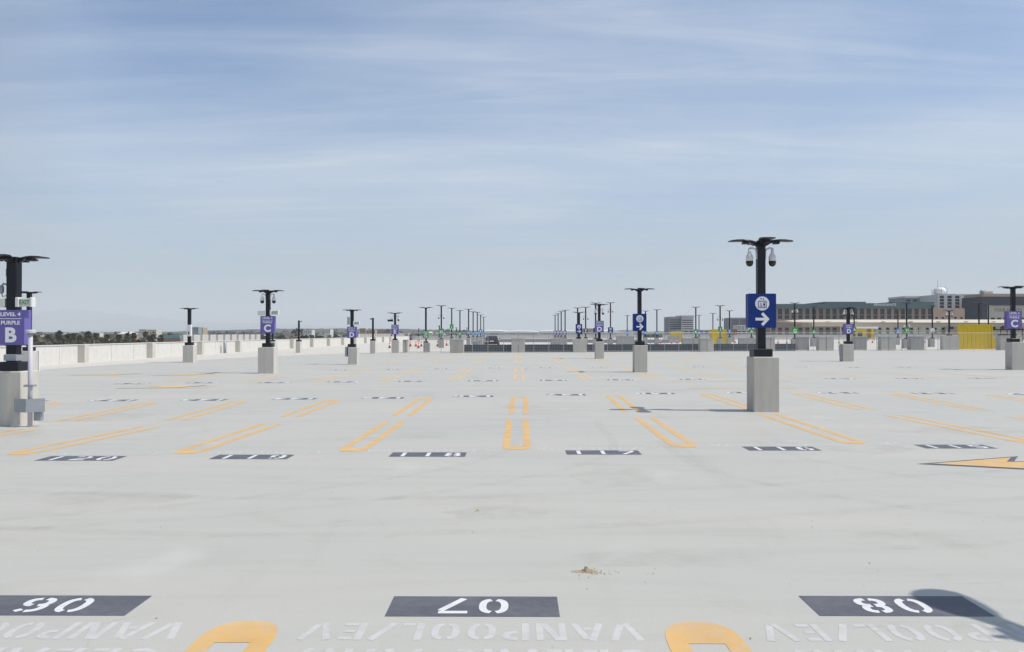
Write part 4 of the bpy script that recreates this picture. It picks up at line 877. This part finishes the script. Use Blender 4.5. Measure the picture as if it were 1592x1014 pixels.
# ================================================================ VEGETATION AND HILLS
def tufts(mb, c, rx, rz, n, s, rnd):
    for _ in range(n):
        while True:
            p = Vector((rnd.uniform(-1, 1), rnd.uniform(-1, 1), rnd.uniform(-1, 1)))
            if .35 < p.length < 1: break
        q = Vector((c[0] + p.x * rx, c[1] + p.y * rx, c[2] + p.z * rz)); a = Vector((rnd.uniform(-1, 1), rnd.uniform(-1, 1), rnd.uniform(-1, 1))).normalized(); b = a.cross(Vector((.3, .5, .8))).normalized(); c2 = a.cross(b)
        k = s * rnd.uniform(.6, 1.3); mb.add([q + a * k, q + b * k, q - a * k * .8 + c2 * k * .4, q - b * k], [(0, 1, 2, 3)])
rnd = random.Random(3)
tb = MB(); tb2 = MB()
for i in range(1150):
    px = rnd.uniform(20, 740); Y = rnd.uniform(420, 2300) if i % 3 else rnd.uniform(1800, 2900); hh = rnd.uniform(6, 13) + (rnd.uniform(3, 11) if i % 3 == 0 and px > 300 else 0); r = rnd.uniform(4, 9) * (1 + Y / 2500)
    tufts(tb if i % 2 else tb2, (XA(px, Y), Y, LOW + hh * .55), r, hh * .5, 26, r * .28, rnd)
tag(tb.build('tree_cover', M['leaf']), 'dark trees filling the hazy city beyond the left parapet', 'trees', kind='stuff')
tag(tb2.build('tree_cover', M['leaf2']), 'duller grey green trees filling the hazy city beyond the left parapet', 'trees', kind='stuff')
tb = MB()
for i in range(110):
    px = rnd.uniform(44, 300) if i % 2 else rnd.uniform(430, 740); Y = rnd.uniform(800, 2200); tp = rnd.uniform(510.5, 518) if i % 4 == 0 else rnd.uniform(515, 522); zt = ZA(tp, Y); r_ = rnd.uniform(3, 6.5)
    tufts(tb, (XA(px, Y), Y, zt - r_ * .7), r_ * 1.15, r_ * .8, 30, r_ * .3, rnd); tb.tube([(XA(px, Y), Y, LOW), (XA(px, Y), Y, zt - r_ * .7)], .35, 5)
tag(tb.build('town_trees', M['leaf2']), 'round crowned trees scattered through the hazy town on the left', 'trees', kind='stuff')
hd = MB()
for i in range(85):
    px = rnd.uniform(40, 262); Y = rnd.uniform(330, 380); tufts(hd, (XA(px, Y), Y, rnd.uniform(-6.6, -4.4) + (px < 110) * .5), 2.6, 1.9, 26, .75, rnd)
tag(hd.build('hedge_band', M['leaf']), 'band of dark shrubs below the row of palms', 'shrubs', kind='stuff')
hd = MB()
for i in range(60):
    px = rnd.choice([rnd.uniform(445, 500), rnd.uniform(405, 450), rnd.uniform(505, 545)]); Y = rnd.uniform(300, 420); tufts(hd, (XA(px, Y), Y, rnd.uniform(-5.5, -2.4)), 3.2, 2.0, 30, .8, rnd)
tag(hd.build('shrub_band', M['leaf2']), 'dark shrubs just over the parapet between the purple C and D posts', 'shrubs', kind='stuff')
tb = MB()
for i in range(90):
    px = rnd.uniform(905, 1200); Y = rnd.uniform(650, 1200); tufts(tb, (XA(px, Y), Y, LOW + 8), 12, 5.2, 26, 3, rnd)
tag(tb.build('far_tree_line', M['leaf2']), 'thin line of far trees beyond the terminal roofs', 'trees', kind='stuff')
def palm(px, yt, Y, wpx, label, seed, skirt=True):
    rn = random.Random(seed); t = empty('palm_tree', (XA(px, Y), Y, LOW), label, 'palm tree', 'palms beyond the left parapet'); r = wpx / 2 * Y / F; top = ZA(yt, Y) - LOW - r * .85
    lean = rn.uniform(-.5, .5)
    MB().tube([(lean, 0, 0), (lean * .6, 0, top * .5), (0, 0, top)], .3, 8, [.42, .3, .26]).build('trunk', M['trunk'], t)
    c = MB()
    for i in range(64):
        a = rn.uniform(0, 2 * math.pi); e = math.asin(rn.uniform(-.62, 1)); d = Vector((math.cos(a) * math.cos(e), math.sin(a) * math.cos(e), math.sin(e)))
        sd_ = d.cross(Vector((0, 0, 1))).normalized() if abs(d.z) < .98 else Vector((1, 0, 0)); up = sd_.cross(d); L_ = r * rn.uniform(.75, 1.12); P0 = Vector((0, 0, top))
        b0 = P0 + d * L_ * .45; fan = [b0]; 
        for k in range(7):
            th = R(-66 + 22 * k); ln_ = L_ * .55 * (1.0 if k % 2 == 0 else .66); fan.append(b0 + (d * math.cos(th) + sd_ * math.sin(th)) * ln_ - Vector((0, 0, .22 * ln_ * (1 + abs(math.sin(th))))) + up * rn.uniform(-.1, .1))
        c.add(fan, [(0, k, k + 1) for k in range(1, 7)]); c.tube([P0, b0], .03, 4)
    c.build('crown', M['frond'], t)
    s = MB()
    for i in range(46):
        a = rn.uniform(0, 2 * math.pi); z0 = top - rn.uniform(.0, .5); q = rn.uniform(.35, .85) * r * .75; d = Vector((math.cos(a), math.sin(a), 0)); n_ = Vector((-d.y, d.x, 0)); p = Vector((0, 0, z0))
        s.add([p + n_ * .12, p - n_ * .12, p + d * q - n_ * .35 - Vector((0, 0, rn.uniform(.6, 1.1) * r)), p + d * q + n_ * .35 - Vector((0, 0, rn.uniform(.7, 1.3) * r))], [(0, 1, 2, 3)])
    s.build('dead_frond_skirt', M['skirt'], t)
PL = [(50, 521, 12), (71, 519.5, 9), (89.5, 513.2, 15), (103, 518, 11), (111, 517.5, 12), (121.5, 520, 11), (134.5, 514.2, 14.5), (147, 516.5, 12), (163.5, 519, 12), (183, 519, 12), (196, 517, 11), (206.5, 516.5, 11.5), (224, 514.5, 10), (235.5, 519, 11), (248, 520, 12)]
for i, (px, yt, wp) in enumerate(PL):
    palm(px, yt, 350 + (i * 37 % 50), wp, 'fan palm beyond the left parapet, %s palm from the left' % ORD[i], i + 11)
# low wooded ridge and mountains
def ridge(name, Y, prof, m, dep, bumps, step, label=None):
    vs = []; fs = []; xs = []
    x = prof[0][0]
    while x <= prof[-1][0]: xs.append(x); x += step
    for px in xs:
        for (a, ya), (b, yb) in zip(prof, prof[1:]):
            if a <= px <= b: y_ = ya + (yb - ya) * (px - a) / (b - a); break
        h = ZA(y_ + bumps * (noise.noise(Vector((px * .05, Y * .01, 0))) + .5 * noise.noise(Vector((px * .21, 3, 0))) + .3 * noise.noise(Vector((px * .7, 8, 0)))), Y)
        X = XA(px, Y); vs += [(X, Y - dep, LOW - .3), (X, Y - dep * .4, LOW + (h - LOW) * .62), (X, Y, h), (X, Y + dep, LOW - .3)]
    for i in range(len(xs) - 1):
        for k in range(3): a = i * 4 + k; fs.append((a, a + 4, a + 5, a + 1))
    o = MB().add(vs, fs).build(name, m, None, True); tag(o, kind='structure')
ridge('wooded_hills', 3200, [(-200, 517), (60, 516.6), (250, 516), (350, 513.2), (420, 511.5), (520, 510.8), (640, 511.8), (700, 513), (760, 515), (900, 516), (1100, 515), (1300, 516), (1800, 516)], M['hill'], 500, 1.0, 3)
ridge('mountains', 17000, [(-500, 492), (-100, 482), (40, 487), (110, 480), (180, 487), (240, 495), (300, 500), (420, 503), (560, 509), (700, 514), (760, 517)], M['ridge'], 2500, 3.5, 6)
# ---------------------------------------------------------------- haze
hz = MB().box(-14500, 14500, -3500, 21000, LOW - 1, 640).build('haze', M['white']); hz.data.materials.clear()
m = bpy.data.materials.new('haze'); m.use_nodes = True; t = m.node_tree; t.nodes.clear(); ou = N(t, 'ShaderNodeOutputMaterial'); pv = N(t, 'ShaderNodeVolumePrincipled')
pv.inputs['Color'].default_value = (.90, .955, 1.0, 1); pv.inputs['Density'].default_value = 0.00011; pv.inputs['Anisotropy'].default_value = 0.0
t.links.new(pv.outputs[0], ou.inputs['Volume']); hz.data.materials.append(m); tag(hz, kind='stuff')
